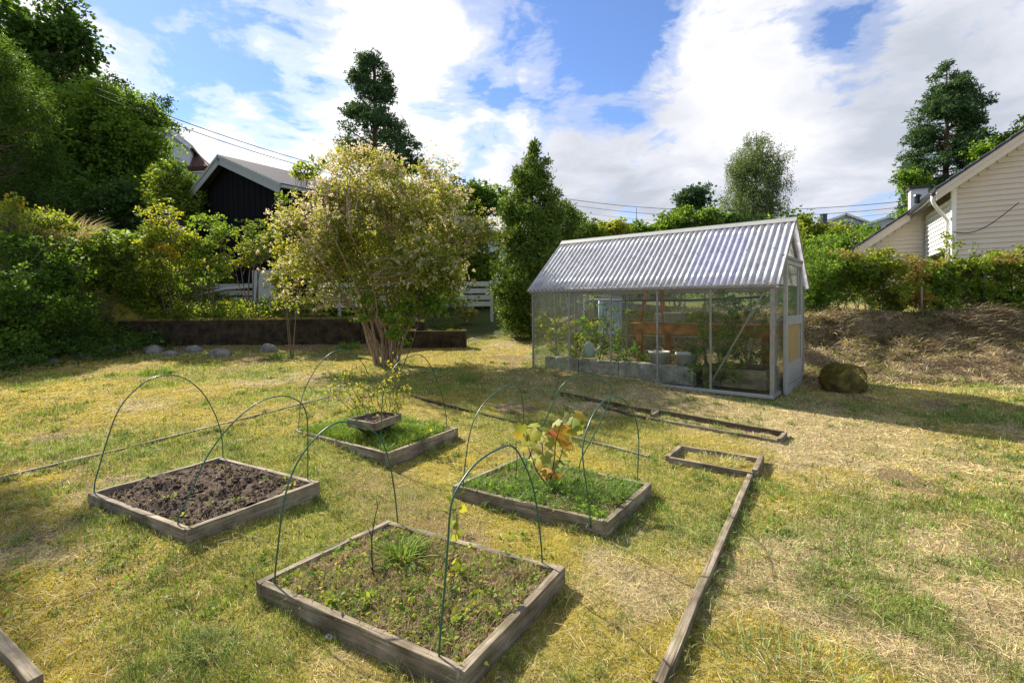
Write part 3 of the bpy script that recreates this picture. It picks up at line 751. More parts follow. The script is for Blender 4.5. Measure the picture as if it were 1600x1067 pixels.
hoop([(430, 895), (437, 830), (443, 787), (452, 752), (465, 722), (481, 698), (500, 677), (520, 663), (536, 659), (556, 662), (578, 671), (597, 689), (610, 730), (618, 780)], atz(429, 911, zF), atz(622, 814, zF), 'hoop over the far left edge of the nearest weedy bed')
hoop([(687, 1005), (693.6, 929), (699.5, 855), (704, 795), (715, 763), (738, 730), (764, 709), (793, 696), (806, 702), (819, 724), (832, 758), (839, 795), (846, 855)], atz(685.5, 1024, zF), atz(847.5, 878, zF), 'hoop over the right hand edge of the nearest weedy bed')
hoop([(724, 750), (726, 732), (732.5, 685), (743, 651), (764, 622), (795.5, 601), (808.6, 604), (815, 617), (818, 648), (818.5, 690)], atz(723, 761, zR), atz(818, 712, zR), 'hoop over the left edge of the maple seedling bed')
hoop([(921, 795), (917.5, 769), (911, 719), (912, 690), (924, 653.5), (942.5, 627), (963.5, 620), (979, 628.5), (992, 651), (998, 685), (997, 725)], atz(922.8, 809, zR), atz(996, 748, zR), 'hoop over the right edge of the maple seedling bed')
hoop([(818, 735), (843, 677), (858.5, 643), (877, 603.6), (898, 590.5), (921.5, 589), (942.5, 596), (955.6, 605), (950, 632.5), (932, 672), (913.6, 706), (906, 725)], atz(812, 745, .11), atz(904, 736, .11), 'leaning broad hoop behind the maple seedling, feet inside its bed', r=.0046)
hoop([(467, 660), (472, 621), (487.5, 586), (509.4, 557.5), (531, 546.6), (549, 550), (564, 564), (575, 584), (579, 610), (582, 635)], atz(466.7, 671, zB), atz(583, 648, zB), 'thin hoop over the left end of the lush grassy back bed')
hoop([(594.7, 690), (595.8, 662.5), (598, 621), (605.6, 592.5), (621, 568.4), (645, 555), (660, 556), (673.5, 573), (684.4, 599), (693, 627.5), (697, 650)], atz(594.5, 703, zB), atz(698.6, 667, zB), 'hoop over the right end of the lush grassy back bed')

# ------------------------------------------------------------------ timber edging
def edge_board(name, pts_px, w, h, label, cat='edging board', zt=.03, wood=None, group='timber edging boards in the lawn'):
    P = [gnd(*p) for p in pts_px]
    P = [np.array([p[0], p[1], Hz(p[0], p[1]) + zt - h / 2]) for p in P]
    o = plank(name, P[0], P[1], w, h, wood or W_GREY, None, seg=max(4, int(np.linalg.norm(P[1] - P[0]) / .25)), rough=.0012)
    tag(o, label, cat, group); return o
edge_board('edging_board', [(1028, 1090), (1172, 752)], .038, .14, 'long weathered board running up the lawn to the small frame', zt=.055)
edge_board('edging_board', [(-40, 968), (56, 1080)], .045, .12, 'short board end in the bottom left corner', zt=.04)
edge_board('edging_board', [(-20, 752), (200, 700)], .035, .08, 'thin board sunk in moss at the left edge', zt=.012)
edge_board('edging_board', [(205, 699), (372, 657)], .035, .08, 'thin sunken board behind the soil bed', zt=.012)
edge_board('edging_board', [(376, 656), (514, 621)], .035, .08, 'thin sunken board ending behind the hoops', zt=.014)
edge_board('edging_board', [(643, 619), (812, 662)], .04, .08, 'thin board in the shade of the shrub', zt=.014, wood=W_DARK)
edge_board('edging_board', [(893, 684), (1014, 715)], .04, .08, 'thin pale board behind the maple bed', zt=.018)
def frame_set(name, sides, label, zt=.05, h=.11, wood=None):
    P = [[gnd(*a), gnd(*b)] for a, b, *_ in sides]; c = np.mean([p for s in P for p in s], 0)
    t = empty(name, (c[0], c[1], Hz(c[0], c[1])), label, 'garden frame')
    for (a, b), s in zip(P, sides):
        z = s[2] if len(s) > 2 else zt; w = s[3] if len(s) > 3 else .035
        A = np.array([a[0], a[1], Hz(a[0], a[1]) + z - h / 2]); B = np.array([b[0], b[1], Hz(b[0], b[1]) + z - h / 2])
        plank('board', A, B, w, h, s[4] if len(s) > 4 else (wood or W_GREY), t, seg=5, rough=.0012)
    return t
frame_set('bed_frame', [((1043, 722), (1063, 705), .055, .036), ((1046, 723), (1176, 748), .05, .03, W_GREY), ((1179, 749), (1190, 723), .07, .04), ((1065, 705), (1187, 722), .04, .03)], 'small low frame of boards with dry grass inside, where the long edging board ends')
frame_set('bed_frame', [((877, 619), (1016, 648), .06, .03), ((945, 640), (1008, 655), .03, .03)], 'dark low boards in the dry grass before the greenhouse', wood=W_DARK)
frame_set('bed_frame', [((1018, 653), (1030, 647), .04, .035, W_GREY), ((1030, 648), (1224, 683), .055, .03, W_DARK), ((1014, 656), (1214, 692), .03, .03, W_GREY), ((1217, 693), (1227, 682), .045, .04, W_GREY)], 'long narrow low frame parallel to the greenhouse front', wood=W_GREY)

tuft(1125, 722, 900, .07, .20, STRAW * .6 + GREEN * .5, label='pale dry grass filling the small low frame', group='grass tufts on the lawn')
# ------------------------------------------------------------------ plants in the beds
def stalk_leaves(name, base, stems, mat, label, cat, L=.05, W=.018, per=14, rr=.006, stemmat=None, vr=(.0, 1.0), group=None, jit=.02, start=.3):
    """stems: list of polylines in world coordinates; leaves along each"""
    t = empty(name, base, label, cat, group); mb = MB(); P = []; 
    for s in stems:
        s = np.array(s, float); n = 8; k = len(s)
        tt = np.linspace(0, k - 1, n * (k - 1) + 1); pts = np.stack([np.interp(tt, np.arange(k), s[:, i]) for i in range(3)], 1)
        pts[1:-1] += rng.normal(0, .004, (len(pts) - 2, 3))
        mb.tube(pts, np.linspace(rr, rr * .35, len(pts)), sides=5)
        u = rng.uniform(start, 1, per); idx = (u * (len(pts) - 1)).astype(int)
        P.append(pts[idx] + rng.normal(0, jit, (per, 3)))
    mb.build('stem', stemmat or M_BARK, t, smooth=True)
    P = np.concatenate(P); n = len(P)
    leaves('leaves', P, rdir(n, -.1, .5), rdir(n, 1.0), L * rng.uniform(.6, 1.3, n), W * rng.uniform(.7, 1.2, n), mat, t, rng.uniform(*vr, n))
    return t

def maple_leaf_plant():
    base = atz(857, 757, .11); t = empty('maple_seedling', base, 'maple seedling with red, orange and yellow lobed leaves in the grassy right bed', 'seedling')
    mb = MB(); Y0 = base[1]
    paths = [[(857, 760), (851, 735), (848, 705), (846, 678), (838, 664)], [(860, 752), (866, 720), (868, 690), (876, 664), (893, 650)], [(855, 758), (838, 735), (826, 700), (822, 668)],
             [(859, 748), (872, 725), (880, 700), (884, 684)], [(812, 770), (806, 745), (808, 715), (806, 690)]]
    tips = []
    for i, pth in enumerate(paths):
        pts = np.array([at(x, y, Y0 + .04 * math.sin(i * 2 + k)) for k, (x, y) in enumerate(pth)])
        tt = np.linspace(0, len(pts) - 1, 16); pp = np.stack([np.interp(tt, np.arange(len(pts)), pts[:, j]) for j in range(3)], 1)
        mb.tube(pp, np.linspace(.006, .002, 16), sides=6)
    mb.build('stem', simple('dark_red_stem', (.09, .035, .025), rough=.6), t, smooth=True)
    # lobed leaf outline, five points
    out = []
    for ang, rad in [(-150, .45), (-115, .75), (-92, .62), (-60, .98), (-32, .74), (0, 1.12), (32, .74), (60, .98), (92, .62), (115, .75), (150, .45)]:
        out.append((sin(radians(ang)) * rad, cos(radians(ang)) * rad))
    out = np.array(out)
    LP = [(850, 668, .75), (838, 676, .6), (826, 672, .62), (815, 665, .65), (858, 672, .0), (866, 676, .02), (848, 680, .5), (830, 690, .55), (890, 648, .95), (902, 646, .6), (896, 655, .62), (905, 660, .68), (884, 664, .22), (893, 672, .3), (880, 678, .2), (868, 662, .85), (876, 682, .55), (900, 672, .6),
          (842, 702, .62), (851, 712, .7), (862, 700, .72), (872, 712, .68), (880, 704, .6), (845, 722, .55), (866, 722, .7), (876, 722, .75), (833, 712, .45), (824, 700, .5), (850, 738, .25), (862, 740, .12), (870, 742, .15), (856, 732, .2), (846, 750, .3), (888, 690, .25), (858, 690, .6), (820, 684, .45), (812, 676, .25), (896, 664, .7), (886, 655, .9), (838, 662, .7), (905, 652, .65), (878, 668, .35)]
    V = []; Fs = []; vv = []
    for x, y, c in LP:
        p = at(x, y, Y0 + rng.uniform(-.07, .07)); s = rng.uniform(.050, .076)
        n = np.array([rng.normal(0, .5), -.5 + rng.normal(0, .4), .75]); n /= np.linalg.norm(n)
        dd = np.array([rng.normal(0, .7), rng.normal(0, .3), -.7]); dd -= n * np.dot(dd, n); dd /= np.linalg.norm(dd); ss = np.cross(dd, n)
        b = len(V); V.append(p); 
        for a, o2 in out: V.append(p + ss * a * s + dd * o2 * s - n * (abs(a) * .25 + max(0, o2) ** 2 * .2) * s)
        for k in range(len(out) - 1): Fs.append([b, b + 1 + k, b + 2 + k])
        vv += [np.clip(.22 + c * .68 + rng.normal(0, .06), 0, 1)] * (len(out) + 1)
    mesh_np('leaves', np.array(V), np.array(Fs), G_MAPLE, t, attrs={'v': ('FLOAT', vv)})
maple_leaf_plant()

def currant():
    b = atz(575, 668, .2); Y0 = b[1] + .05; st = []
    tops = [(518, 582), (540, 575), (551, 570), (566, 575), (577, 585), (590, 598), (604, 572), (612, 558), (622, 575), (636, 592), (560, 600), (532, 600), (598, 590), (628, 600)]
    for i, (x, y) in enumerate(tops):
        yy = Y0 + rng.uniform(-.15, .15)
        st.append([at(555 + (x - 518) * .5, 668 - rng.uniform(0, 12), yy), at(548 + (x - 518) * .65, 640, yy), at(x - 2, (y + 640) / 2, yy), at(x, y, yy)])
    stalk_leaves('currant_bush', b, st, leafmat('lemon_leaves', [(.17, .21, .03), (.28, .31, .04), (.40, .38, .05), (.42, .30, .06)], transl=.5, tmul=(1.2, 1.15, .6)), 'wispy bush of yellow leaves and thin dark stems behind the small planter box', 'bush', L=.036, W=.015, per=36, rr=.005, start=.3, jit=.03)
currant()

# clump of strap leaves in the front bed
pc = atz(628, 876, .09)
tuft(0, 0, 260, .17, .06, np.array([.19, .27, .04]), 'daylily_clump', 'dense clump of bright strap leaves in the nearest weedy bed', 'plant', None, W=.0035, P=pc, tilt=.75)
b = atz(583, 905, .09)
Yb = b[1]
mb = MB(); pts = [at(x, y, Yb + dy) for x, y, dy in [(588, 912, 0), (583, 895, 0), (581, 870, 0), (581, 840, 0), (585, 812, 0.01), (590, 792, .01), (588, 778, .01)]]
mb.tube(pts, np.linspace(.005, .0016, 7), sides=6)
mb.tube([at(582, 842, Yb), at(577, 828, Yb + .02), at(573, 822, Yb + .02)], [.003, .002, .001], sides=5)
coil = [at(588 + 10 * cos(a) + 4 * a / 6, 888 + 5 * sin(a), Yb + .03 * sin(a)) for a in np.linspace(0, 9, 26)]
mb.tube(coil, .003, sides=5)
tag(mb.build('bare_twig', simple('dark_twig', (.05, .03, .022), rough=.8), smooth=True), 'bare dark twig with a curled tie at its foot in the nearest bed', 'twig')
b = atz(708, 900, .09); Yb = b[1]
stalk_leaves('vine_seedling', b, [[at(706, 915, Yb), at(708, 880, Yb), at(713, 840, Yb), at(714, 808, Yb), at(712, 785, Yb)]], G_YEL, 'thin vine seedling with pale yellow green leaves beside the right hoop of the nearest bed', 'seedling', L=.05, W=.026, per=22, rr=.003, start=.05, jit=.016, vr=(.55, 1))
p = gnd(517, 1000)
mb = MB(); mb.add([p + np.array(v) for v in [(-.03, 0, .012), (-.01, -.014, .02), (.02, -.008, .01), (.032, .01, .018), (.005, .016, .014), (-.018, .012, .022)]] + [p + np.array(v) for v in [(-.03, 0, .008), (-.01, -.014, .016), (.02, -.008, .006), (.032, .01, .014), (.005, .016, .010), (-.018, .012, .018)]],
       [[0, 1, 2, 3, 4, 5], [11, 10, 9, 8, 7, 6]] + [[i, (i + 1) % 6 + 0, (i + 1) % 6 + 6, i + 6][::-1] for i in range(6)])
tag(mb.build('fallen_leaf', simple('pale_dead_leaf', (.6, .5, .45), rough=.7)), 'curled pale fallen leaf on the moss below the nearest bed', 'leaf')

# ------------------------------------------------------------------ greenhouse
def glass_mat(name, tint=(.93, .95, .92), dust=.16, dustc=(.55, .55, .47), scale=3.0):
    m, t = mat_new(name); tc = t.new('ShaderNodeTexCoord')
    n = t.new('ShaderNodeTexNoise', {'Vector': (tc, 'Object'), 'Scale': scale, 'Detail': 7.0, 'Roughness': .7})
    mp = t.new('ShaderNodeMapping', {0: (tc, 'Object'), 3: (14, 14, .8)})
    n2 = t.new('ShaderNodeTexNoise', {'Vector': mp, 'Scale': 1.6, 'Detail': 4.0})
    f = t.math('MULTIPLY', t.math('MULTIPLY', n, n2), dust * 4, clamp=True)
    tr = t.new('ShaderNodeBsdfTransparent', {'Color': (*tint, 1)})
    gl = t.new('ShaderNodeBsdfGlossy', {'Color': (1, 1, 1, 1), 'Roughness': .04})
    fr = t.new('ShaderNodeFresnel', {'IOR': 1.45})
    a = t.new('ShaderNodeMixShader', {0: t.math('MULTIPLY', fr, .35), 1: tr, 2: gl})
    df = t.new('ShaderNodeBsdfDiffuse', {'Color': (*dustc, 1)}); dt = t.new('ShaderNodeBsdfTranslucent', {'Color': (*dustc, 1)})
    d = t.new('ShaderNodeMixShader', {0: .5, 1: df, 2: dt})
    b = t.new('ShaderNodeMixShader', {0: f, 1: a, 2: d})
    t.new('ShaderNodeOutputMaterial', {0: b}); return m
M_GLASS = glass_mat('dusty_glass', dust=.022); M_GLASS2 = glass_mat('hazy_glass', dust=.08, dustc=(.62, .64, .55))
M_ALGAE = glass_mat('algae_glass', dust=.14, dustc=(.42, .46, .30), scale=1.2)
def sheet_mat(name, c, transp, transl, rough=.3, c2=None):
    m, t = mat_new(name); tc = t.new('ShaderNodeTexCoord')
    mp = t.new('ShaderNodeMapping', {0: (tc, 'Object'), 3: (5, 5, 1.6)})
    n = t.new('ShaderNodeTexNoise', {'Vector': mp, 'Scale': 1.5, 'Detail': 6.0, 'Roughness': .7})
    r = t.ramp(n, [(0.3, c2 or tuple(x * .62 for x in c)), (0.65, c)])
    p = t.new('ShaderNodeBsdfPrincipled', {'Base Color': r, 'Roughness': rough, 'Specular IOR Level': .6})
    tl = t.new('ShaderNodeBsdfTranslucent', {'Color': r}); a = t.new('ShaderNodeMixShader', {0: transl, 1: p, 2: tl})
    tp = t.new('ShaderNodeBsdfTransparent', {'Color': (*[min(1, x * 1.15) for x in c], 1)})
    b = t.new('ShaderNodeMixShader', {0: transp, 1: a, 2: tp})
    t.new('ShaderNodeOutputMaterial', {0: b}); return m
M_ROOF = sheet_mat('milky_corrugated_sheet', (.82, .82, .85), .10, .5)
M_ROOFB = sheet_mat('clear_violet_corrugated_sheet', (.77, .77, .87), .28, .4, rough=.2)
M_BLUE = sheet_mat('pale_blue_corrugated_sheet', (.55, .68, .92), .1, .35)
M_WHITEP = simple('white_plastic', (.72, .72, .68), rough=.4, noise=.15, nscale=6)
M_BTILE0 = simple('dark_screw_cap', (.08, .07, .065), rough=.6)
M_BLACKP = simple('black_rubber', (.015, .015, .016), rough=.6)

def greenhouse():
    t = empty('greenhouse', GO, 'aluminium greenhouse with corrugated roof, glass walls and a door at its right end', 'greenhouse')
    U, V, Z = GU, GV, np.array([0, 0, 1.0]); N_F = np.array([-sin(GYAW), -cos(GYAW), 0]); N_E = np.array([cos(GYAW), -sin(GYAW), 0])
    g = lambda u, v, z: GO + U * u + V * v + Z * z
    def bar(name, a, b, w, h, up=Z, mat=M_ALU): 
        m = MB(); m.beam(a, b, w, h, up=up, ch=.15); return m.build(name, mat, t)
    def pane(name, a, b, z0, z1, mat, off=0):
        m = MB(); d = b - a; L = np.linalg.norm(d); d = d / L; nn = np.array([d[1], -d[0], 0]); nn /= np.linalg.norm(nn)
        c = (a + b) / 2 + Z * (z0 + z1) / 2 + nn * off
        m.box(c, d * (L / 2), nn * .002, Z * (z1 - z0) / 2); return m.build(name, mat, t)
    # walls
    for side, v0 in (('front', 0), ('back', GW)):
        bar('sill', g(-.02, v0, .02), g(GL + .02, v0, .02), .05, .05, mat=M_ALU2 if side == 'front' else M_ALU)
        bar('eave_rail', g(-.04, v0 - .015, GE - .02), g(GL + .04, v0 - .015, GE - .02), .07, .075)
        for i in range(6):
            w = .055 if i in (0,) else .028
            bar('post', g(i * GL / 5, v0, .045), g(i * GL / 5, v0, GE - .058), w, .03, up=V)
        for i in range(5):
            ua, ub = i * GL / 5 + .015, (i + 1) * GL / 5 - .015
            m = M_GLASS if i < 2 else (M_ALGAE if i == 4 else M_GLASS)
            pane('pane', g(ua, v0, 0), g(ub, v0, 0), .046, GE - .06, m)
        # crossing braces
        for (ua, za, ub, zb) in ((.10, GE - .1, .80, .10), (GL - .08, GE - .12, GL - 1.25, .1)):
            vv = v0 + (.028 if v0 == 0 else -.028)
            bar('brace', g(ua, vv, za), g(ub, vv, zb), .022, .008, up=V)
    bar('glazing_bar', g(.05, GW - .02, .95), g(GL - .05, GW - .02, .95), .02, .02)
    bar('glazing_bar', g(.05, GW - .02, .62), g(GL - .05, GW - .02, .62), .02, .02)
    bar('brace', g(GL - .55, .9, GE - .15), g(GL - 1.35, .9, .25), .02, .01, up=V)
    # ends
    vm = GW / 2
    for k, u0 in enumerate((0, GL)):
        for v in ((.78,) if k == 0 else (.72, 1.43)):
            top = GE + (GR - GE) * (1 - abs(v - vm) / vm)
            bar('post', g(u0, v, .045), g(u0, v, top - .05), .03, .03, up=U)
        bar('sill', g(u0, .03, .02), g(u0, GW - .03, .02), .048, .048)
        m = MB()
        e = 1 if k == 0 else -1
        # glazing: lower band and triangle
        for (a, b) in ((.03, .765), (.795, GW - .03)) if k == 0 else ((.03, .70), (.74, 1.41), (1.45, GW - .03)):
            pane('pane', g(u0, a, 0), g(u0, b, 0), .046, GE - .03, M_GLASS2 if k == 0 else M_GLASS)
        tri = [g(u0, .05, GE), g(u0, GW - .05, GE), g(u0, vm, GR - .07)]; tv = tri + [p + U * .004 for p in tri]
        m.add(tv, [[0, 1, 2], [5, 4, 3], [0, 3, 4, 1], [1, 4, 5, 2], [2, 5, 3, 0]]); m.build('gable_pane', M_GLASS2, t)
        bar('end_rail', g(u0, .03, GE - .01), g(u0, GW - .03, GE - .01), .026, .03)
        for vv in (0, GW):
            bar('rafter', g(u0, vv, GE - .01), g(u0, vm, GR - .02), .045, .04)
    # roof sheets
    nper = 8
    P0u, P1u = -.09, GL + .07; waves = 46; tot = P1u - P0u
    slope_len = math.hypot(vm, GR - GE)
    def wave(side, ua, ub, mat, amp=.011, va=-.085):
        nn = max(2, int(round((ub - ua) / tot * waves * nper))); us = np.linspace(ua, ub, nn + 1); rows = 5
        dirv = np.array([0.0, 0, 0]) ; sgn = 1 if side == 0 else -1
        e0 = (lambda u: g(u, 0, GE + .03)) if side == 0 else (lambda u: g(u, GW, GE + .03))
        dn = (V * sgn * vm + Z * (GR - GE)); dn /= np.linalg.norm(dn); nr = np.cross(U, dn); nr = nr if nr[2] > 0 else -nr
        Vv = []; 
        for layer in (0, -.0022):
            for r in range(rows):
                s = va + (slope_len + .015 - va) * r / (rows - 1)
                for u in us:
                    ph = (u - P0u) / tot * waves * 2 * pi
                    Vv.append(e0(u) + dn * s + nr * (amp * cos(ph) + layer + .012 + .002 * math.sin(u * 3 + r)))
        nV = rows * (nn + 1); Fc = []
        for r in range(rows - 1):
            for i in range(nn):
                a = r * (nn + 1) + i; q = [a, a + 1, a + nn + 2, a + nn + 1]
                Fc.append(q if side else q[::-1]); Fc.append([x + nV for x in (q[::-1] if side else q)])
        for r in (0, rows - 1):
            for i in range(nn):
                a = r * (nn + 1) + i; Fc.append([a, a + 1, a + 1 + nV, a + nV])
        mesh_np('roof_sheet', np.array(Vv), Fc, mat, t, smooth=True)
    cuts = [P0u, P0u + tot * .135, P0u + tot * .305, P0u + tot * .53, P0u + tot * .77, P1u]
    for side in (0, 1):
        for i in range(5):
            wave(side, cuts[i], cuts[i + 1] + (.0 if i == 4 else .0), M_ROOFB if (side == 0 and i == 1) or (side == 1 and i == 1) else M_ROOF)
    dn0 = (V * vm + Z * (GR - GE)); dn0 /= np.linalg.norm(dn0); nr0 = np.cross(U, dn0); nr0 = nr0 if nr0[2] > 0 else -nr0
    for w_ in range(2, 46, 4):
        u_ = P0u + tot * w_ / waves
        for s_ in (-.03, .70):
            c_ = g(u_, 0, GE + .03) + dn0 * s_ + nr0 * .0235
            m = MB(); m.beam(c_, c_ + nr0 * .007, .017, .017, up=U, ch=.3); m.build('roof_screw', M_BTILE0, t)
    m = MB()
    for sgn in (1, -1):
        dn = (V * sgn * vm - Z * (GR - GE)); dn /= np.linalg.norm(dn); nr = np.cross(dn, U); nr = nr if nr[2] > 0 else -nr
        m.box((g(P0u - .01, vm, GR + .063) + g(P1u + .01, vm, GR + .063)) / 2 + dn * .05 + Z * .002 * sgn, U * (tot / 2 + .01), dn * .052, nr * .003)
    m.build('ridge_cap', M_ALU2, t)
    # barge strips at the roof ends
    for u0 in (P0u - .004, P1u + .004):
        for v0 in (0, GW):
            bar('barge_strip', g(u0, v0 + (-.07 if v0 == 0 else .07), GE - .035), g(u0, vm, GR + .03), .010, .032)
    for i in range(3):
        z = .5
        vq = vm * (.25 + .25 * i) ; bar('purlin', g(0.02, vq, GE + (GR - GE) * vq / vm - .03), g(GL - .02, vq, GE + (GR - GE) * vq / vm - .03), .03, .02)
        bar('purlin', g(0.02, GW - vq, GE + (GR - GE) * vq / vm - .03), g(GL - .02, GW - vq, GE + (GR - GE) * vq / vm - .03), .03, .02)
    # door on its outside track
    o = .062
    d = empty('door', GO); d.parent = t; d.location = (0, 0, 0)
    q = lambda v, z: GO + N_E * o + V * v + Z * z
    def dbar(a, b, w, h, name='door_frame', mat=M_ALU2, up=V):
        m = MB(); m.beam(a - GO, b - GO, w, h, up=up, ch=.12); x = m.build(name, mat); V_ = None
        me = x.data; loc = np.array(x.location); co = np.empty(len(me.vertices) * 3, np.float32); me.vertices.foreach_get('co', co); co = co.reshape(-1, 3) + loc.astype(np.float32); me.vertices.foreach_set('co', co.ravel()); x.location = (0, 0, 0); x.parent = d; return x
    va, vb, zt = .50, 1.60, 1.84
    dbar(q(va, -.02), q(va, zt), .05, .06); dbar(q(vb, -.02), q(vb, zt), .05, .06)
    dbar(q(va + .03, .04), q(vb - .03, .04), .04, .12, up=Z, name='bottom_rail'); dbar(q(va + .03, zt - .03), q(vb - .03, zt - .03), .04, .06, up=Z, name='top_rail'); dbar(q(va + .03, 1.0), q(vb - .03, 1.0), .04, .13, up=Z, name='middle_rail')
    dbar(q(va + .03, .26), q(vb - .03, .26), .03, .30, up=Z, name='kick_panel')
    dbar(q(vb - .22, .42), q(vb - .22, .93), .02, .02, name='glazing_strip'); dbar(q(vb - .22, 1.07), q(vb - .22, zt - .06), .02, .02, name='glazing_strip')
    def dpane(z0, z1, mat):
        m = MB(); m.box((q(va, 0) + q(vb, 0)) / 2 + Z * (z0 + z1) / 2 - GO, V * ((vb - va) / 2 - .03), N_E * .002, Z * (z1 - z0) / 2); x = m.build('door_pane', mat)
        co = np.empty(24, np.float32); x.data.vertices.foreach_get('co', co); co = co.reshape(-1, 3) + np.array(x.location, dtype=np.float32); x.data.vertices.foreach_set('co', co.ravel()); x.location = (0, 0, 0); x.parent = d
    dpane(1.066, zt - .061, M_GLASS); dpane(.412, .934, glass_mat('yellowed_pane', dust=1.3, dustc=(.62, .48, .22)))
    bar('door_track', GO + N_E * .05 + V * .40 + Z * (zt + .035), GO + N_E * .05 + V * 1.72 + Z * (zt + .035), .06, .05)
    return g
g = greenhouse()

# inside the greenhouse
def bench():
    c = g(1.55, 1.45, 0); t = empty('potting_bench', c, 'reddish brown timber potting bench inside the greenhouse along its back', 'bench')
    plank('apron', g(.25, 1.22, .80), g(2.55, 1.22, .80), .04, .16, W_BROWN, t); plank('apron', g(.25, 1.85, .80), g(2.55, 1.85, .80), .04, .16, W_BROWN, t)
    for i in range(4): plank('top_board', g(.2, 1.27 + i * .165, .895 - .001 * (i % 2)), g(2.6, 1.27 + i * .165, .895 - .001 * (i % 2)), .155, .025, W_BROWN, t)
    for u, v in ((2.42, 1.26), (2.12, 1.8), (.35, 1.26), (.35, 1.8)): plank('leg', g(u, v, .0), g(u, v, .718), .09, .09, W_BROWN, t, up=GV)
    plank('upright', g(2.50, 1.42, .91), g(2.34, 1.42, 1.50), .06, .05, W_BROWN, t, up=GV); plank('upright', g(2.22, 1.80, .91), g(2.22, 1.80, 1.52), .07, .05, W_BROWN, t, up=GV)
bench()
def bucket(p, label, r=.17, h=.30):
    t = empty('bucket', p, label, 'bucket', 'white buckets in the greenhouse')
    mb = MB(); mb.lathe(p, [(0.001, .002), (r * .78, 0), (r * .97, h - .03), (r * 1.04, h - .03), (r * 1.05, h), (r * .97, h), (r * .75, .02), (.001, .02)], 28); mb.build('body', M_WHITEP, t, smooth=True)
    mb = MB(); a = np.linspace(0, pi, 14); mb.tube([p + np.array([r * 1.04 * cos(x), -.02 - r * .75 * sin(x), h - .03 - .08 * sin(x)]) for x in a], .003, sides=5); mb.build('handle', M_ALU, t)
bucket(g(1.86, .80, .16), 'left white bucket under the greenhouse bench'); bucket(g(1.42, .84, .16), 'right white bucket beside the tomato plants')
def jar(p, r, h, label):
    t = empty('jar', p, label, 'jar')
    MB().lathe(p, [(.001, 0), (r, .004), (r, h * .75), (r * .75, h * .87), (r * .75, h * .9), (.001, h * .9)], 20).build('body', glass_mat('jar_glass', dust=.5, dustc=(.7, .72, .72)), t, smooth=True)
    MB().lathe(p + [0, 0, h * .9], [(.001, 0), (r * .82, 0), (r * .82, h * .12), (.001, h * .12)], 20).build('lid', M_WHITEP, t, smooth=True)
jar(g(2.15, 1.45, .908), .075, .17, 'clear glass jar on the greenhouse bench')
t = empty('storage_box', g(1.88, 1.5, .908), 'translucent plastic storage box beside the jar on the bench', 'box')
m = MB(); m.box(g(1.88, 1.5, .995), GU * .15, GV * .1, (0, 0, .085)); m.build('body', sheet_mat('cloudy_plastic', (.6, .58, .52), .3, .4), t); m = MB(); m.box(g(1.88, 1.5, 1.087), GU * .157, GV * .107, (0, 0, .007)); m.build('lid', M_WHITEP, t)
def watering_can():
    p = g(3.0, .45, .32); t = empty('watering_can', p, 'pale watering can on the stone ledge inside the greenhouse', 'watering can'); m = sheet_mat('pale_grey_plastic', (.62, .68, .66), .05, .3)
    MB().lathe(p, [(.001, 0), (.10, 0), (.11, .02), (.10, .20), (.07, .24), (.065, .25), (.001, .23)], 22).build('body', m, t, smooth=True)
    MB().tube([p + [.09, -.03, .06], p + [.15, -.06, .13], p + [.20, -.08, .23]], [.022, .016, .013], 8).build('spout', m, t, smooth=True)
    MB().lathe(p + [.205, -.082, .22], [(.012, 0), (.035, .03), (.035, .04), (.001, .045)], 12).build('rose', m, t, smooth=True)
    MB().tube([p + [-.09, .03, .06], p + [-.17, .05, .13], p + [-.13, .04, .24], p + [-.02, 0, .28], p + [.05, -.02, .24]], .011, 8).build('handle', m, t, smooth=True)
watering_can()
M_STONE = simple('grey_lichen_stone', (.30, .28, .24), rough=.9, c2=(.10, .09, .075), nscale=6, bump=.8, bscale=18)
M_BLOCK = simple('dark_mossy_concrete', (.085, .062, .038), rough=.95, spec=.1, c2=(.014, .011, .007), nscale=4, bump=1.0, bscale=14)
t = empty('inner_bed', g(2.6, .5, 0), 'rough grey ledge edging the planting bed inside the greenhouse', 'planting bed')
for i, (a, b) in enumerate(((3.80, 3.1), (3.08, 2.32), (2.30, 1.62), (1.60, 1.1))):
    m = MB(); m.beam(g(a, .30 + .015 * (i % 2), .155), g(b, .30, .155), .12, .30 - .02 * (i % 2), ch=.12, seg=8, rough=.008); m.build('stone_edge', simple('pale_stone_ledge', (.50, .47, .41), rough=.9, c2=(.15, .135, .11), nscale=7, bump=.8, bscale=20), t, smooth=False)
m = MB(); m.box(g(2.45, .62, .10), GU * 1.32, GV * .22, (0, 0, .10)); m.build('soil', M_SOIL, t)
t = empty('planter_crate', g(.45, .6, 0), 'weathered wooden planting crate in the right corner of the greenhouse', 'planter')
for a, b in (((.15, .35), (1.0, .35)), ((.15, 1.1), (1.0, 1.1)), ((.165, .37), (.165, 1.08)), ((.985, .37), (.985, 1.08))):
    for k in (0, 1): plank('board', g(*a, .11 + k * .135), g(*b, .11 + k * .135), .03, .13, W_GREY, t)
m = MB(); m.box(g(.575, .72, .2), GU * .39, GV * .34, (0, 0, .05)); m.build('soil', M_SOIL, t)
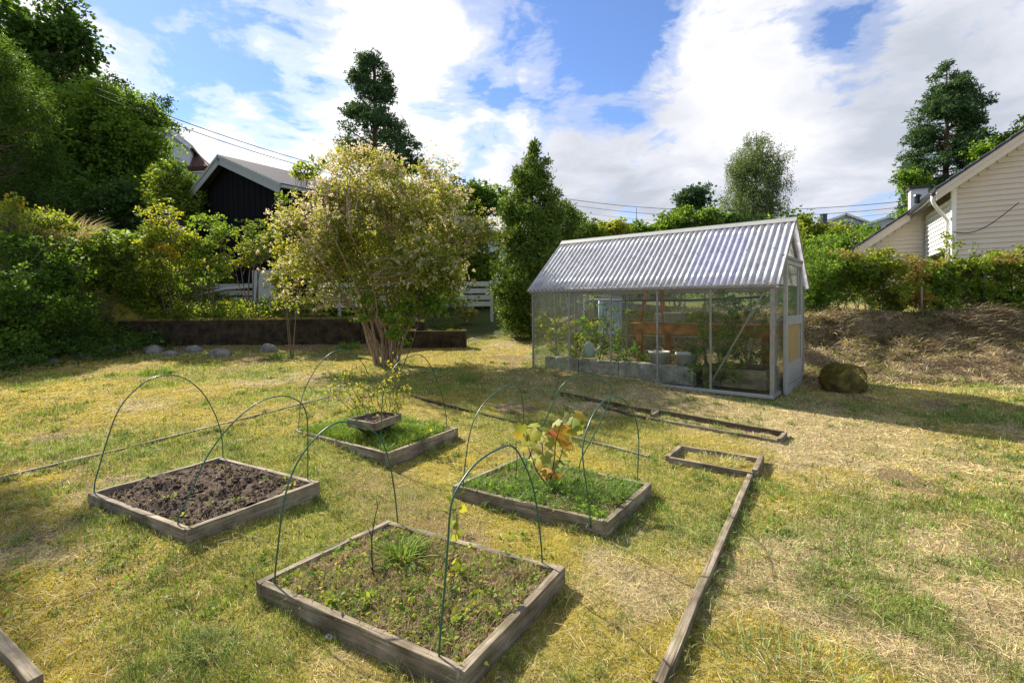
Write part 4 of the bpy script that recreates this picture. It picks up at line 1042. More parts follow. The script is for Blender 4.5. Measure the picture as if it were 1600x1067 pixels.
# corrugated sheet hung behind the back wall panes
def blue_sheet():
    us = np.linspace(3.18, 3.72, 50); V = []; 
    for lay in (0, .003):
        for z in (.62, 1.42):
            for u in us: V.append(g(u, GW - .10 + lay + .010 * cos(u * 2 * pi / .076), z))
    n = len(us); Fc = []
    for i in range(n - 1):
        Fc += [[i, i + 1, n + i + 1, n + i], [2 * n + i, 3 * n + i, 3 * n + i + 1, 2 * n + i + 1], [i, 2 * n + i, 2 * n + i + 1, i + 1], [n + i, n + i + 1, 3 * n + i + 1, 3 * n + i]]
    o = mesh_np('corrugated_sheet', np.array(V), Fc, M_BLUE, None, smooth=True, loc=g(3.45, GW - .1, .62)); tag(o, 'pale blue corrugated sheet leaning inside the back left corner of the greenhouse', 'sheet')
blue_sheet()
o = MB().tube([g(3.3, 1.0, 1.33), g(2.5, 1.0, 1.31), g(1.4, 1.0, 1.30), g(.3, 1.0, 1.34)], .018, 8).build('drip_pipe', M_BLACKP, smooth=True); tag(o, 'dark pipe slung under the greenhouse roof', 'pipe')

def tomato(u, v, h, n, label, z0=.2, L=.085, per=34, spread=.16, mat=None):
    p = g(u, v, z0); t = empty('tomato_plant', p, label, 'tomato plant', 'leafy plants inside the greenhouse'); mb = MB(); cs = []
    for s in range(3):
        top = p + np.array([rng.normal(0, spread), rng.normal(0, spread * .5), h * rng.uniform(.8, 1)]); pts = limb(mb, p, top, .009, .004, bend=.06, n=9, sides=5)
        for k in range(n):
            q = pts[rng.integers(1, 9)]; e = q + rng.normal(0, 1, 3) * [spread, spread * .8, .05]; e[2] = min(e[2], GO[2] + 1.42); limb(mb, q, e, .004, .002, n=3, sides=4); cs.append(e)
    mb.build('stem', M_BARK, t, smooth=True); cs = np.array(cs)
    clump_leaves('leaves', cs, .06, per, L * .7, L * .2, mat or G_TOM, t, droop=-.4, flat=.8)
tomato(.80, .62, 1.15, 10, 'tall tomato plant in the crate by the right front pane', .26)
tomato(.50, .85, 1.05, 9, 'bushy tomato plant by the greenhouse door end', .26)
tomato(.98, .62, .95, 8, 'tomato plant left of the crate behind the third post', .1)
tomato(3.05, .9, 1.15, 10, 'tall plant left of the bench in the greenhouse', .2)
tomato(3.25, .55, .85, 9, 'light green plant by the second pane from the left', .2, mat=G_YEL)
tomato(3.7, .45, 1.0, 6, 'yellowish plant in the left corner of the greenhouse', .1, mat=G_YEL)
tomato(2.4, .55, .35, 8, 'low plant on the inner bed below the bench', .2, per=20)
tomato(.75, .35, .35, 8, 'low weeds at the glass by the crate', .05, per=26, mat=G_MID)

# ------------------------------------------------------------------ boulder and stones
def rock(p, r, label, mat, name='stone', group=None, seed=0, cat='stone'):
    import bmesh
    bm = bmesh.new(); bmesh.ops.create_icosphere(bm, subdivisions=4, radius=1)
    V = np.array([v.co[:] for v in bm.verts]); Fc = np.array([[v.index for v in f.verts] for f in bm.faces]); bm.free()
    V = np.sign(V) * np.abs(V) ** .72; V /= 1.12
    for k in range(5):
        d = rdir(1)[0]; d[2] = abs(d[2]); lim = rng.uniform(.58, .80); s = V @ d; V = V - np.maximum(0, s - lim)[:, None] * d * .97
    nn = fbm(V[:, 0] * 2 + seed + V[:, 2], V[:, 1] * 2 + V[:, 2] * 1.7, seed, 4) - .5
    V = V * (1 + .28 * nn)[:, None] * np.array(r)
    o = mesh_np(name, V, Fc, mat, None, smooth=True); o.location = p; return tag(o, label, cat, group)
def moss_mat():
    m, t = mat_new('moss_over_rock'); tc = t.new('ShaderNodeTexCoord'); 
    n = t.new('ShaderNodeTexNoise', {'Vector': (tc, 'Object'), 'Scale': 7.0, 'Detail': 8.0, 'Roughness': .7})
    r = t.ramp(n, [(0.32, (.05, .042, .018)), (0.5, (.13, .105, .03)), (0.65, (.23, .18, .045))]); bp = t.new('ShaderNodeBump', {'Height': n, 'Strength': 1.0, 'Distance': .05})
    t.new('ShaderNodeOutputMaterial', {0: t.new('ShaderNodeBsdfPrincipled', {'Base Color': (r, 0), 'Roughness': .95, 'Normal': bp, 'Specular IOR Level': .1})}); return m
M_MOSS = moss_mat()
p = at(1317, 595, 7.05); p[2] = Hz(p[0], p[1]) + .15
bo = rock(p, (.33, .30, .27), 'mossy brown boulder on the dry grass right of the greenhouse door', M_MOSS, 'boulder', None, 3, 'boulder')
n = 5000; d = rdir(n, .4); d = np.sign(d) * np.abs(d) ** .72 / 1.12; s = d * np.array([.33, .30, .27]) * .90
o = blades(p[0] + s[:, 0], p[1] + s[:, 1], p[2] + s[:, 2], rng.uniform(.012, .03, n), np.full(n, .004), rng.uniform(0, 1.5, n), np.array([.24, .20, .04]) * rng.uniform(.3, 1.5, (n, 1)), 'moss_tufts')
o.parent = bo; o.location = -p; o['kind'] = 'stuff'
for i, (x, y, r) in enumerate([(175, 548, .22), (237, 548, .20), (268, 552, .14), (345, 552, .2), (84, 562, .1), (128, 556, .16), (420, 545, .2), (305, 545, .16)]):
    p = gnd(x, y + 4); rock(p + [0, 0, r * .25], (r * 1.25, r, r * .85), ['pale upright stone before the wall, leftmost large one', 'pale rounded stone before the wall, second large one', 'small stone leaning on the second large one', 'flat dark stone at the wall foot', 'little stone at the edge of the dark bushes', 'dark stone near the left end of the wall', 'low flat stone before the right part of the wall', 'low half buried stone left of the flat dark one'][i], M_STONE, 'stone', 'field stones along the foot of the wall', i + 11)

# ------------------------------------------------------------------ retaining walls
def wall(name, x0, x1, y, z0, z1, th, label):
    nx = int((x1 - x0) / .09); nz = max(3, int((z1 - z0) / .09)); V = []; Fc = []
    t = empty(name, ((x0 + x1) / 2, y, z0), label, 'wall')
    def face(P00, du, dv, nu, nv, amp, nrm, flip):
        b = len(V)
        for j in range(nv + 1):
            for i in range(nu + 1):
                q = P00 + du * i / nu + dv * j / nv; e = amp * (float(fbm(np.array([q[0] * 3.1 + q[1]]), np.array([q[2] * 3.1 + q[1]]), 55)[0]) - .5) * (0 < i < nu) * (0 < j < nv)
                V.append(q + nrm * e)
        for j in range(nv):
            for i in range(nu):
                a = b + j * (nu + 1) + i; f = [a, a + 1, a + nu + 2, a + nu + 1]; Fc.append(f[::-1] if flip else f)
    A = np.array
    face(A([x0, y, z0]), A([x1 - x0, 0, 0]), A([0, 0, z1 - z0]), nx, nz, .05, A([0, -1.0, 0]), False)
    face(A([x0, y, z1]), A([x1 - x0, 0, 0]), A([0, th, 0]), nx, 2, .04, A([0, 0, 1.0]), False)
    face(A([x1, y, z0]), A([0, th, 0]), A([0, 0, z1 - z0]), 2, nz, .03, A([1.0, 0, 0]), False)
    face(A([x0, y, z0]), A([0, th, 0]), A([0, 0, z1 - z0]), 2, nz, .03, A([1.0, 0, 0]), True)
    face(A([x0, y + th, z0]), A([x1 - x0, 0, 0]), A([0, 0, z1 - z0]), nx, nz, .02, A([0, 1.0, 0]), True)
    mesh_np('masonry', np.array(V), Fc, M_BLOCK, t)
    n = int((x1 - x0) * 1500); xx = rng.uniform(x0, x1, n); yy = y + rng.uniform(0, th, n) ** 1.0; dens = fbm(xx * 2.2, yy * 2, 8) > .42; xx, yy = xx[dens], yy[dens]; n = len(xx)
    o = blades(xx, yy, np.full(n, z1), rng.uniform(.02, .10, n), np.full(n, .006), rng.uniform(.2, 1.9, n), np.where((rng.uniform(0, 1, n) < .5)[:, None], MOSS * .7, STRAW * .6) * rng.uniform(.4, 1.2, (n, 1)), 'moss', parent=None)
    o.parent = t; o.location = -np.array(t.location); o['kind'] = 'stuff'
xa = at(100, 500, WALL_Y)[0]; xb = at(562, 500, WALL_Y)[0]; xc = at(661, 505, WALL_Y)[0]
wall('retaining_wall', xa, xb, WALL_Y, .2, 1.15, .22, 'long dark mossy retaining wall behind the lawn at left')
wall('retaining_wall', xb + .01, xc, WALL_Y + .02, .2, 1.06, .22, 'middle lower step of the dark wall behind the shrub stems')
x0 = at(600, 530, 12.35)[0]; x1 = at(728, 530, 12.35)[0]
wall('retaining_wall', x0, x1, 12.35, .15, .84, .20, 'short lowest wall step ending right of the shrub')

# ------------------------------------------------------------------ white board fence
M_WPAINT = simple('white_painted_board', (.66, .64, .58), rough=.55, noise=.18, nscale=7)
def fence():
    Y = 17.0; xl, xr = at(290, 460, Y)[0], at(768, 460, Y)[0]
    t = empty('fence', ((xl + xr) / 2, Y, 1.0), 'white horizontal board fence behind the shrub', 'fence')
    zt = [at(560, y, Y)[2] for y in (445.5, 456, 466.5, 477)]
    n = 4; seg = (xr - xl) / n
    for k in range(n + 1):
        m = MB(); m.beam((xl + seg * k, Y + .06, .6), (xl + seg * k, Y + .06, zt[0] + .12), .10, .10, up=(0, 1, 0)); m.build('post', M_WPAINT, t)
    for z in zt:
        for k in range(n):
            m = MB(); m.beam((xl + seg * k + .004, Y, z + rng.normal(0, .008)), (xl + seg * (k + 1) - .004, Y, z + rng.normal(0, .008)), .022, .165, up=(0, 0, 1)); m.build('board', M_WPAINT, t)
fence()

# lumber stack and pale sheet left of the fence
def lumber():
    Y = 15.2; a = at(318, 476, Y); b = at(505, 476, Y); z = Hz(-8, Y)
    t = empty('lumber_stack', ((a[0] + b[0]) / 2, Y, z), 'low stack of sawn boards and beams behind the wall, left of the shrub', 'lumber')
    k = 0
    for j, (zz, nb) in enumerate([(.07, 4), (.16, 4), (.25, 3), (.33, 3), (.41, 2)]):
        for i in range(nb):
            s = rng.uniform(0, .9); e = rng.uniform(0, .8); plank('beam', (a[0] + s, Y + .18 * i, z + zz), (b[0] - e, Y + .18 * i + rng.normal(0, .05), z + zz + rng.normal(0, .01)), .14, .07, [W_PALE, W_PALE, W_GREY][k % 3], t, seg=3); k += 1
lumber()
def pale_sheet():
    Y = 16.2; a = at(395, 425, Y); b = at(446, 425, Y); z0 = Hz(a[0], Y); z1 = at(420, 425, Y)[2]
    m = MB(); m.beam((a[0], Y, (z0 + z1) / 2), (b[0], Y, (z0 + z1) / 2), .05, z1 - z0 + .1, seg=4, rough=.01)
    tag(m.build('pale_panel', simple('pale_grey_panel', (.62, .64, .66), rough=.6, noise=.12)), 'upright pale grey panel standing behind the lumber stack', 'panel')
    m = MB(); c = at(352, 452, Y); m.tube([(c[0] - 1.2, Y, c[2] - .25), (c[0], Y, c[2]), (c[0] + 1.3, Y + .1, c[2] + .12)], .05, 10)
    tag(m.build('pipe', simple('grey_pipe', (.5, .52, .55), rough=.5), smooth=True), 'grey pipe lying over the lumber behind the rose bushes', 'pipe')
pale_sheet()

# ------------------------------------------------------------------ buildings
def rooftiles_mat(name, c, rough=.6): return simple(name, c, rough=rough, noise=.3, nscale=12)
M_BLACKW = simple('black_stained_boards', (.006, .006, .007), rough=.85, noise=.3, nscale=10, spec=.12)
M_GTRIM = simple('grey_painted_trim', (.34, .36, .36), rough=.6, noise=.1)
M_SLATE = simple('grey_slate_roof', (.085, .08, .09), rough=.9, noise=.3, nscale=6, spec=.15)
M_BTILE = simple('glossy_black_tile', (.018, .018, .020), rough=.3)
M_REDTILE = simple('brown_clay_tile', (.16, .075, .055), rough=.7, noise=.3)
M_CREAM = simple('cream_siding_paint', (.66, .57, .46), rough=.55, noise=.06, nscale=3)
M_WHITE = simple('white_paint', (.78, .77, .74), rough=.5, noise=.06)
M_DGLASS = simple('dark_window_glass', (.02, .025, .03), rough=.06, spec=.8)

def gable_house(name, label, apex, D, B, half, drop, length, wallmat, roofmat, trimmat, over=.35, zbase=0.5, boards=0, board_w=.15, th=.12, courses=0, cat='house', trim_h=.22, windows=(), group=None):
    """apex: ridge end nearest us; D along the gable to the right, B along the ridge away"""
    A = np.array(apex, float); D = np.array([*D, 0.0]); D /= np.linalg.norm(D); B = np.array([*B, 0.0]); B /= np.linalg.norm(B); Z = np.array([0, 0, 1.0])
    t = empty(name, (A[0], A[1], zbase), label, cat, group); Wf = A + B * over
    hw = half - over * .8; sl = drop / half
    def wallpt(s, z): return np.array([Wf[0] + D[0] * s, Wf[1] + D[1] * s, z])
    zr = lambda s: A[2] - .14 - abs(s) * sl
    m = MB(); L = length - 2 * over
    V = [wallpt(-hw, zbase), wallpt(hw, zbase), wallpt(hw, zr(hw)), wallpt(0, zr(0)), wallpt(-hw, zr(hw))]; V2 = [p + B * L for p in V]
    m.add(V + V2, [[0, 1, 2, 3, 4], [9, 8, 7, 6, 5], [1, 6, 7, 2], [5, 0, 4, 9]]); m.build('wall', wallmat, t)
    if boards:
        n = int(2 * hw / board_w)
        for i in range(n):
            s0 = -hw + 2 * hw * i / n + .008; s1 = -hw + 2 * hw * (i + 1) / n - .008
            m = MB(); off = -B * (.022 if i % 2 else .034)
            a = [wallpt(s0, zbase), wallpt(s1, zbase), wallpt(s1, zr(s1) + .02), wallpt(s0, zr(s0) + .02)]
            m.add([p + off for p in a] + [p - B * .001 for p in a], [[0, 1, 2, 3], [0, 4, 5, 1], [1, 5, 6, 2], [3, 2, 6, 7], [4, 0, 3, 7]]); m.build('wall_board', wallmat, t)
    for sg in (-1, 1):
        dn = (D * sg * half - Z * drop); Ls = np.linalg.norm(dn); dn /= Ls; nr = np.cross(B, dn) * sg; nr = nr if nr[2] > 0 else -nr
        m = MB(); c = A + B * length / 2 + dn * (Ls / 2) + nr * .0
        m.box(c - nr * th / 2, dn * (Ls / 2), B * (length / 2), nr * th / 2); rf = m.build('roof', roofmat, t)
        if courses:
            k = int(Ls / courses); m2 = MB()
            for i in range(k):
                q = A + B * length / 2 + dn * (Ls * (i + .5) / k) + nr * .012
                m2.box(q, dn * (Ls / k / 2 - .006) + nr * -.006, B * (length / 2), nr * .012)
                x = m2.build('shingle_row', roofmat, rf) if False else None
            V_ = m2; x = m2.build('shingle_row', roofmat, t)
            x['kind'] = 'stuff'
        m = MB(); m.box(A - B * .016 + dn * (Ls / 2) - nr * (trim_h / 2 + .01), dn * (Ls / 2 + .02), B * .014, nr * trim_h / 2); m.build('barge_board', trimmat, t)
        m = MB(); m.box(A - B * .045 + dn * (Ls / 2) - nr * .03, dn * (Ls / 2 + .03), B * .014, nr * .05); m.build('barge_cap', trimmat, t)
        m = MB(); e = A + dn * (Ls + .02); m.beam(e - Z * .08, e + B * length - Z * .08, .10, .10); m.build('gutter', trimmat, t)
    for (s, z, w, h) in windows:
        c = wallpt(s, z); m = MB(); m.box(c - B * .05, D * w / 2, B * .02, Z * h / 2); f = m.build('window', trimmat, t)
        m = MB(); m.box(c - B * .075, D * (w / 2 - .07), B * .006, Z * (h / 2 - .07)); x = m.build('pane', M_DGLASS, t)
    return t
ap = at(342, 243, 18.0)
gable_house('garage', 'black boarded outbuilding with grey barge boards and grey shingle roof at left', ap, (.818, -.575), (.575, .818), 4.03, 1.62, 9.0, M_BLACKW, M_SLATE, M_GTRIM, boards=1, board_w=.19, courses=.22, zbase=.6, cat='outbuilding', trim_h=.30)
# house with white chimney behind the shrub
ap = at(640, 318, 30)
gable_house('house', 'house with grey roof half hidden behind the blossom shrub', ap, (.9, -.43), (.43, .9), 4.5, 1.9, 9, M_WHITE, M_SLATE, M_WHITE, zbase=1.5, courses=.3)
p = at(730, 316, 29)
def chimney(p, w, top, base, label, cap=True, capmat=None, name='chimney', D=(1, 0), mat=None):
    t = empty(name, (p[0], p[1], base), label, 'chimney'); D = np.array([*D, 0.0]); D /= np.linalg.norm(D); B = np.array([-D[1], D[0], 0])
    m = MB(); m.box((p[0], p[1], (top + base) / 2), D * w / 2, B * w / 2, (0, 0, (top - base) / 2)); m.build('shaft', mat or M_WHITE, t)
    m = MB(); m.box((p[0], p[1], top + .05), D * (w / 2 + .06), B * (w / 2 + .06), (0, 0, .05)); m.build('cap', capmat or M_BTILE, t); return t
chimney(at(730, 303, 29), 1.0, at(730, 303, 29)[2], 2.5, 'white rendered chimney showing between shrub and dark pole', capmat=M_GTRIM)
# upper left houses
ap = at(236, 176, 34)
gable_house('house', 'white house corner with pale eaves showing above the left trees', ap, (.93, .37), (-.37, .93), 2.4, 2.0, 6, M_WHITE, M_SLATE, M_WHITE, zbase=5, trim_h=.3)
def tile_roof():
    t = empty('house', at(298, 262, 38), 'brown tiled roof behind the black outbuilding', 'house'); Y = 38
    a, b, c, d = at(268, 226, Y), at(297, 231, Y), at(330, 262, Y - 3), at(262, 266, Y - 3)
    V = [a, b, c, d]; m = MB(); dn = np.array([0, .12, -.18]); m.add(V + [p + dn for p in V], [[3, 2, 1, 0], [4, 5, 6, 7], [0, 1, 5, 4], [1, 2, 6, 5], [2, 3, 7, 6], [3, 0, 4, 7]]); m.build('roof', M_REDTILE, t)
    for k in range(15):
        u = k / 14.0; p0 = a + (b - a) * u; p1 = d + (c - d) * u; m = MB(); m.tube([p0 + [0, -.03, .05], p1 + [0, -.03, .05]], .11, 6); m.build('tile_row', M_REDTILE, t)
    lo = [d, c, c + [0, 6, 0], d + [0, 6, 0]]; m = MB(); m.add([p + [0, .3, -.15] for p in lo] + [np.array([p[0], p[1] + .3, 4]) for p in lo], [[0, 1, 2, 3], [4, 5, 1, 0], [5, 6, 2, 1], [6, 7, 3, 2], [7, 4, 0, 3]]); m.build('wall', M_WHITE, t)
tile_roof()
# far right houses on the hill
for (x, y, Y, half, drop, lab, ch) in ((1322, 333, 60, 2.6, 1.1, 'small pale gabled house on the far hill, left one', 1287), (1391, 337, 58, 2.7, .85, 'small pale gabled house on the far hill, right one', None)):
    gable_house('house', lab, at(x, y, Y), (1, -.15), (.15, 1), half, drop, 8, simple('far_house_wall', (.45, .46, .46)), M_SLATE, M_WHITE, zbase=4, trim_h=.2, over=.3, windows=((0.6, at(x, y, Y)[2] - 1.3, .9, .7),), group='pale houses on the far hill')
p = at(1287, 336, 57); chimney(p, .5, p[2], 6, 'slim dark chimney left of the far gabled house', mat=M_BTILE)
p = at(1405, 331, 58)
m = MB(); m.tube([p - [0, 0, 2.0], p], .04, 6); m.tube([p + [-.35, 0, -.2], p + [.35, 0, -.2]], .03, 5); m.tube([p + [-.25, 0, -.5], p + [.25, 0, -.5]], .03, 5); tag(m.build('aerial', M_GTRIM), 'roof aerial beside the right far house', 'aerial')
# dark roofed house and small roof centre right
gable_house('house', 'dark house with a black roof slope behind the greenhouse ridge', at(1062, 331, 34), (1, -.1), (.1, 1), 4.2, 1.9, 8, M_BLACKW, M_BTILE, M_BLACKW, zbase=3, trim_h=.25)
gable_house('house', 'low brown roof between the conifer and the greenhouse ridge', at(925, 346, 42), (.97, -.2), (.2, .97), 2.4, .75, 8, M_CREAM, M_REDTILE, M_GTRIM, zbase=3, trim_h=.2)

# ---- cream house at right
def white_house():
    O = np.array([12.5, 14.0, 0]); Uh = np.array([.866, -.5, 0]); Wh = np.array([.5, .866, 0]); Z = np.array([0, 0, 1.0])
    t = empty('house', (O[0], O[1], .9), 'cream weatherboard house with black tiled roof at the right edge', 'house')
    q = lambda u, w, z: O + Uh * u + Wh * w + Z * z
    z_of = lambda u: 4.62 + .74 * (u + .45)            # top of the roof slab over u
    zb = .8; UR = 5.0
    # body
    m = MB(); sl = .30
    V = [q(0, 0, zb), q(UR, 0, zb), q(UR, 0, z_of(UR) - sl), q(0, 0, z_of(0) - sl)]; V2 = [p + Wh * 3.5 for p in V]
    m.add(V + V2, [[0, 1, 2, 3], [7, 6, 5, 4], [1, 5, 6, 2], [3, 2, 6, 7]]); m.build('wall', M_CREAM, t)
    # clapboards on the gable, each board proud at its foot
    def clap(P0, d, n_out, ztop, z0, z1, step, u0, u1, mat=M_CREAM, name='siding_board'):
        z = z0
        while z < z1:
            # clip right/left by roof slope
            a, b = u0, u1
            if ztop is not None:
                ul = ((z + step * .7 + sl) - 4.62) / .74 - .45
                a = max(a, ul + .02)
            if b - a > .1:
                m = MB(); p0 = P0 + d * a; p1 = P0 + d * b
                Vb = [p0 + Z * z + n_out * .048, p1 + Z * z + n_out * .048, p1 + Z * (z + step) + n_out * .006, p0 + Z * (z + step) + n_out * .006,
                      p0 + Z * z - n_out * .001, p1 + Z * z - n_out * .001, p1 + Z * (z + step) - n_out * .001, p0 + Z * (z + step) - n_out * .001]
                m.add(Vb, [[0, 1, 2, 3], [4, 5, 1, 0], [1, 5, 6, 2], [4, 0, 3, 7]]); m.build(name, mat, t)
            z += step
    clap(q(0, 0, 0), Uh, -Wh, True, 1.2, z_of(UR), .143, .045, UR)
    # recessed rear wall, parallel to the gable
    wr = 3.5
    m = MB(); V = [q(-1.9, wr, zb), q(-.001, wr, zb), q(-.001, wr, z_of(0) - sl), q(-1.9, wr, z_of(-1.9) - sl)]; V2 = [p + Wh * 5 for p in V]
    m.add(V + V2, [[0, 1, 2, 3], [4, 0, 3, 7], [7, 6, 5, 4]]); m.build('rear_wall', M_CREAM, t)
    clap(q(0, wr, 0), Uh, -Wh, True, 1.2, 4.7, .143, -1.88, -.05)
    # porch header of white boards between the corner and a post, with soffit
    clap(q(-.0, 0, 0), Wh, -Uh, None, 2.98, 4.35, .143, .06, 3.40, M_WHITE, 'porch_board')
    m = MB(); m.box(q(.06, 1.75, 3.7), Uh * .055, Wh * 1.65, Z * .72); m.build('porch_beam', M_WHITE, t)
    m = MB(); m.beam(q(.05, 3.28, zb), q(.05, 3.28, 2.975), .16, .16, up=Wh); m.build('porch_post', M_WHITE, t)
    m = MB(); m.beam(q(-.005, -.005, zb), q(-.005, -.005, z_of(0) - sl - .02), .11, .11, up=Wh); m.build('corner_board', M_WHITE, t)
    m = MB(); m.tube([q(-.2, .6, 2.6), q(.05, 2.2, 1.2)], .02, 6); m.build('stay_rod', M_BLACKP, t)
    # roof slabs
    def slab(ua, ub, wa, wb, nm, mat, top, thk):
        m = MB(); za, zb_ = z_of(ua) + top, z_of(ub) + top
        Vt = [q(ua, wa, za), q(ub, wa, zb_), q(ub, wb, zb_), q(ua, wb, za)]; m.add(Vt + [p - Z * thk for p in Vt], [[0, 1, 2, 3], [7, 6, 5, 4], [0, 4, 5, 1], [1, 5, 6, 2], [2, 6, 7, 3], [3, 7, 4, 0]]); return m.build(nm, mat, t)
    slab(-.45, UR, -.42, 8.5, 'roof', M_WHITE, -.07, .10)
    slab(-2.05, -.455, 3.2, 8.5, 'lower_roof', M_WHITE, -.07, .10)
    # barge boards (two stepped)
    def barge(ua, ub, w, nm, top, h, mat=M_CREAM):
        m = MB(); za, zb_ = z_of(ua) + top, z_of(ub) + top; V = [q(ua, w, za), q(ub, w, zb_), q(ub, w, zb_ - h), q(ua, w, za - h)]
        m.add([p - Wh * .014 for p in V] + [p + Wh * .014 for p in V], [[3, 2, 1, 0], [4, 5, 6, 7], [0, 1, 5, 4], [2, 3, 7, 6], [1, 2, 6, 5], [3, 0, 4, 7]]); m.build(nm, mat, t)
    barge(-.47, UR, -.435, 'barge_board', -.03, .30); barge(-.47, UR, -.465, 'barge_board', -.035, .12)
    barge(-2.07, -.47, 3.185, 'barge_board', -.03, .30); 
    # tiles: courses stepping down the slope, drawn to the rake edge
    def tiles(ua, ub, wa, wb):
        k = int(round((ub - ua) / .31)); 
        for i in range(k):
            a = ua + (ub - ua) * i / k; b = ua + (ub - ua) * (i + 1) / k + .03
            m = MB(); n = int((wb - wa) / .3); 
            Vt = []; nw = n * 4
            for j in range(nw + 1):
                w = wa + (wb - wa) * j / nw; e = .018 * math.sin(j * pi / 2)
                Vt += [q(a, w, z_of(a) + .05 + e), q(b, w, z_of(b) + .012 + e), q(a, w, z_of(a) - .045), q(b, w, z_of(b) - .045)]
            Fs = [[0, 2, 3, 1], [nw * 4, nw * 4 + 1, nw * 4 + 3, nw * 4 + 2]]
            for j in range(nw):
                o = j * 4; Fs += [[o, o + 1, o + 5, o + 4], [o + 4, o + 6, o + 2, o], [o + 2, o + 6, o + 7, o + 3]]
            m.add(Vt, Fs); m.build('tile_course', M_BTILE, t)
    tiles(-.50, UR, -.50, 8.5); tiles(-2.12, -.50, 3.13, 8.5)
    # gutter, downpipe, cable
    m = MB(); m.beam(q(-.52, -.42, z_of(-.5) - .12), q(-.52, 3.1, z_of(-.5) - .12), .10, .09, up=Z, ch=.3); m.build('gutter', M_BTILE, t)
    m = MB(); m.tube([q(-.52, -.30, 4.50), q(-.52, -.30, 4.30), q(-.46, -.25, 4.18), q(-.16, .06, 3.85), q(-.11, .10, 3.74), q(-.11, .10, zb)], .045, 12); m.build('downpipe', M_WHITE, t, smooth=True)
    tt = np.linspace(0, 1, 14); A_ = q(-.02, -.06, 3.42); B_ = q(1.25, -.3, 4.05)
    m = MB(); m.tube([A_ + (B_ - A_) * s - Z * (.33 * math.sin(s * pi) * (1.05 - s * .5)) for s in tt], .012, 6); m.build('cable', M_BLACKP, t)
    p = q(-.1, 4.2, 0); chimney(p, .48, at(1434, 297, p[1])[2], 4.2, 'white chimney with black cap on the cream house roof', D=(.866, -.5))
    m = MB(); c = q(-.55, 1.6, z_of(-.5) + .1); m.lathe(c, [(.001, .18), (.10, .16), (.12, .10), (.07, .09), (.07, -.1)], 12); m.build('roof_vent', M_BTILE, t)
white_house()

# ------------------------------------------------------------------ pole and wires
def wire(a, b, sag, label, r=.012):
    a = np.array(a); b = np.array(b); tt = np.linspace(0, 1, 26)
    o = MB().tube([a + (b - a) * s - np.array([0, 0, sag * 4 * s * (1 - s)]) for s in tt], r, 5).build('overhead_wire', M_BLACKP, smooth=True); tag(o, label, 'wire', 'overhead wires')
PP = at(759, 283, 28)
t = empty('utility_pole', (PP[0], PP[1], Hz(PP[0], PP[1])), 'thin dark utility pole between the shrub and the pointed conifer', 'pole')
MB().tube([(PP[0], PP[1], 1.0), PP], .09, 10).build('pole', M_BARK, t); MB().beam(PP + [-.35, 0, -.35], PP + [.2, 0, -.3], .06, .06).build('crossarm', M_BARK, t)
wire(at(150, 138, 12), PP - [0, 0, .15], .85, 'upper wire of the left pair crossing the sky'); wire(at(150, 148, 12), PP - [.3, 0, .35], .85, 'lower wire of the left pair crossing the sky')
wire(PP - [0, 0, .1], at(1428, 313, 20), .9, 'highest wire running from the pole to the cream house'); wire(PP - [0, 0, .35], at(1428, 322, 20), .95, 'middle wire running from the pole to the right', r=.010); wire(PP - [0, 0, .6], at(1430, 329, 20), 1.05, 'lowest thin wire running from the pole to the right', r=.006)
wire(at(445, 266, 40), at(560, 240, 40), .1, 'thin far wire behind the outbuilding roof', r=.01)
p = at(994, 325, 40); m = MB(); m.tube([p - [0, 0, 4], p], .05, 8); tag(m.build('flagpole', M_WPAINT), 'thin white flagpole left of the dark roofed house', 'flagpole')

# ------------------------------------------------------------------ vegetation
def pb(Y, *specs):
    """blobs from picture measurements at distance Y: (px, py, half width px, half height px, depth factor, extra distance)"""
    out = []
    for s in specs:
        dy = s[5] if len(s) > 5 else 0; yy = Y + dy; c = at(s[0], s[1], yy); k = yy / F_PX; out.append((c[0], c[1], c[2], s[2] * k, s[2] * k * (s[4] if len(s) > 4 else .9), s[3] * k))
    return out
def foot(px, Y): x = (px - 800) / F_PX * Y; return np.array([x, Y, Hz(x, Y)])

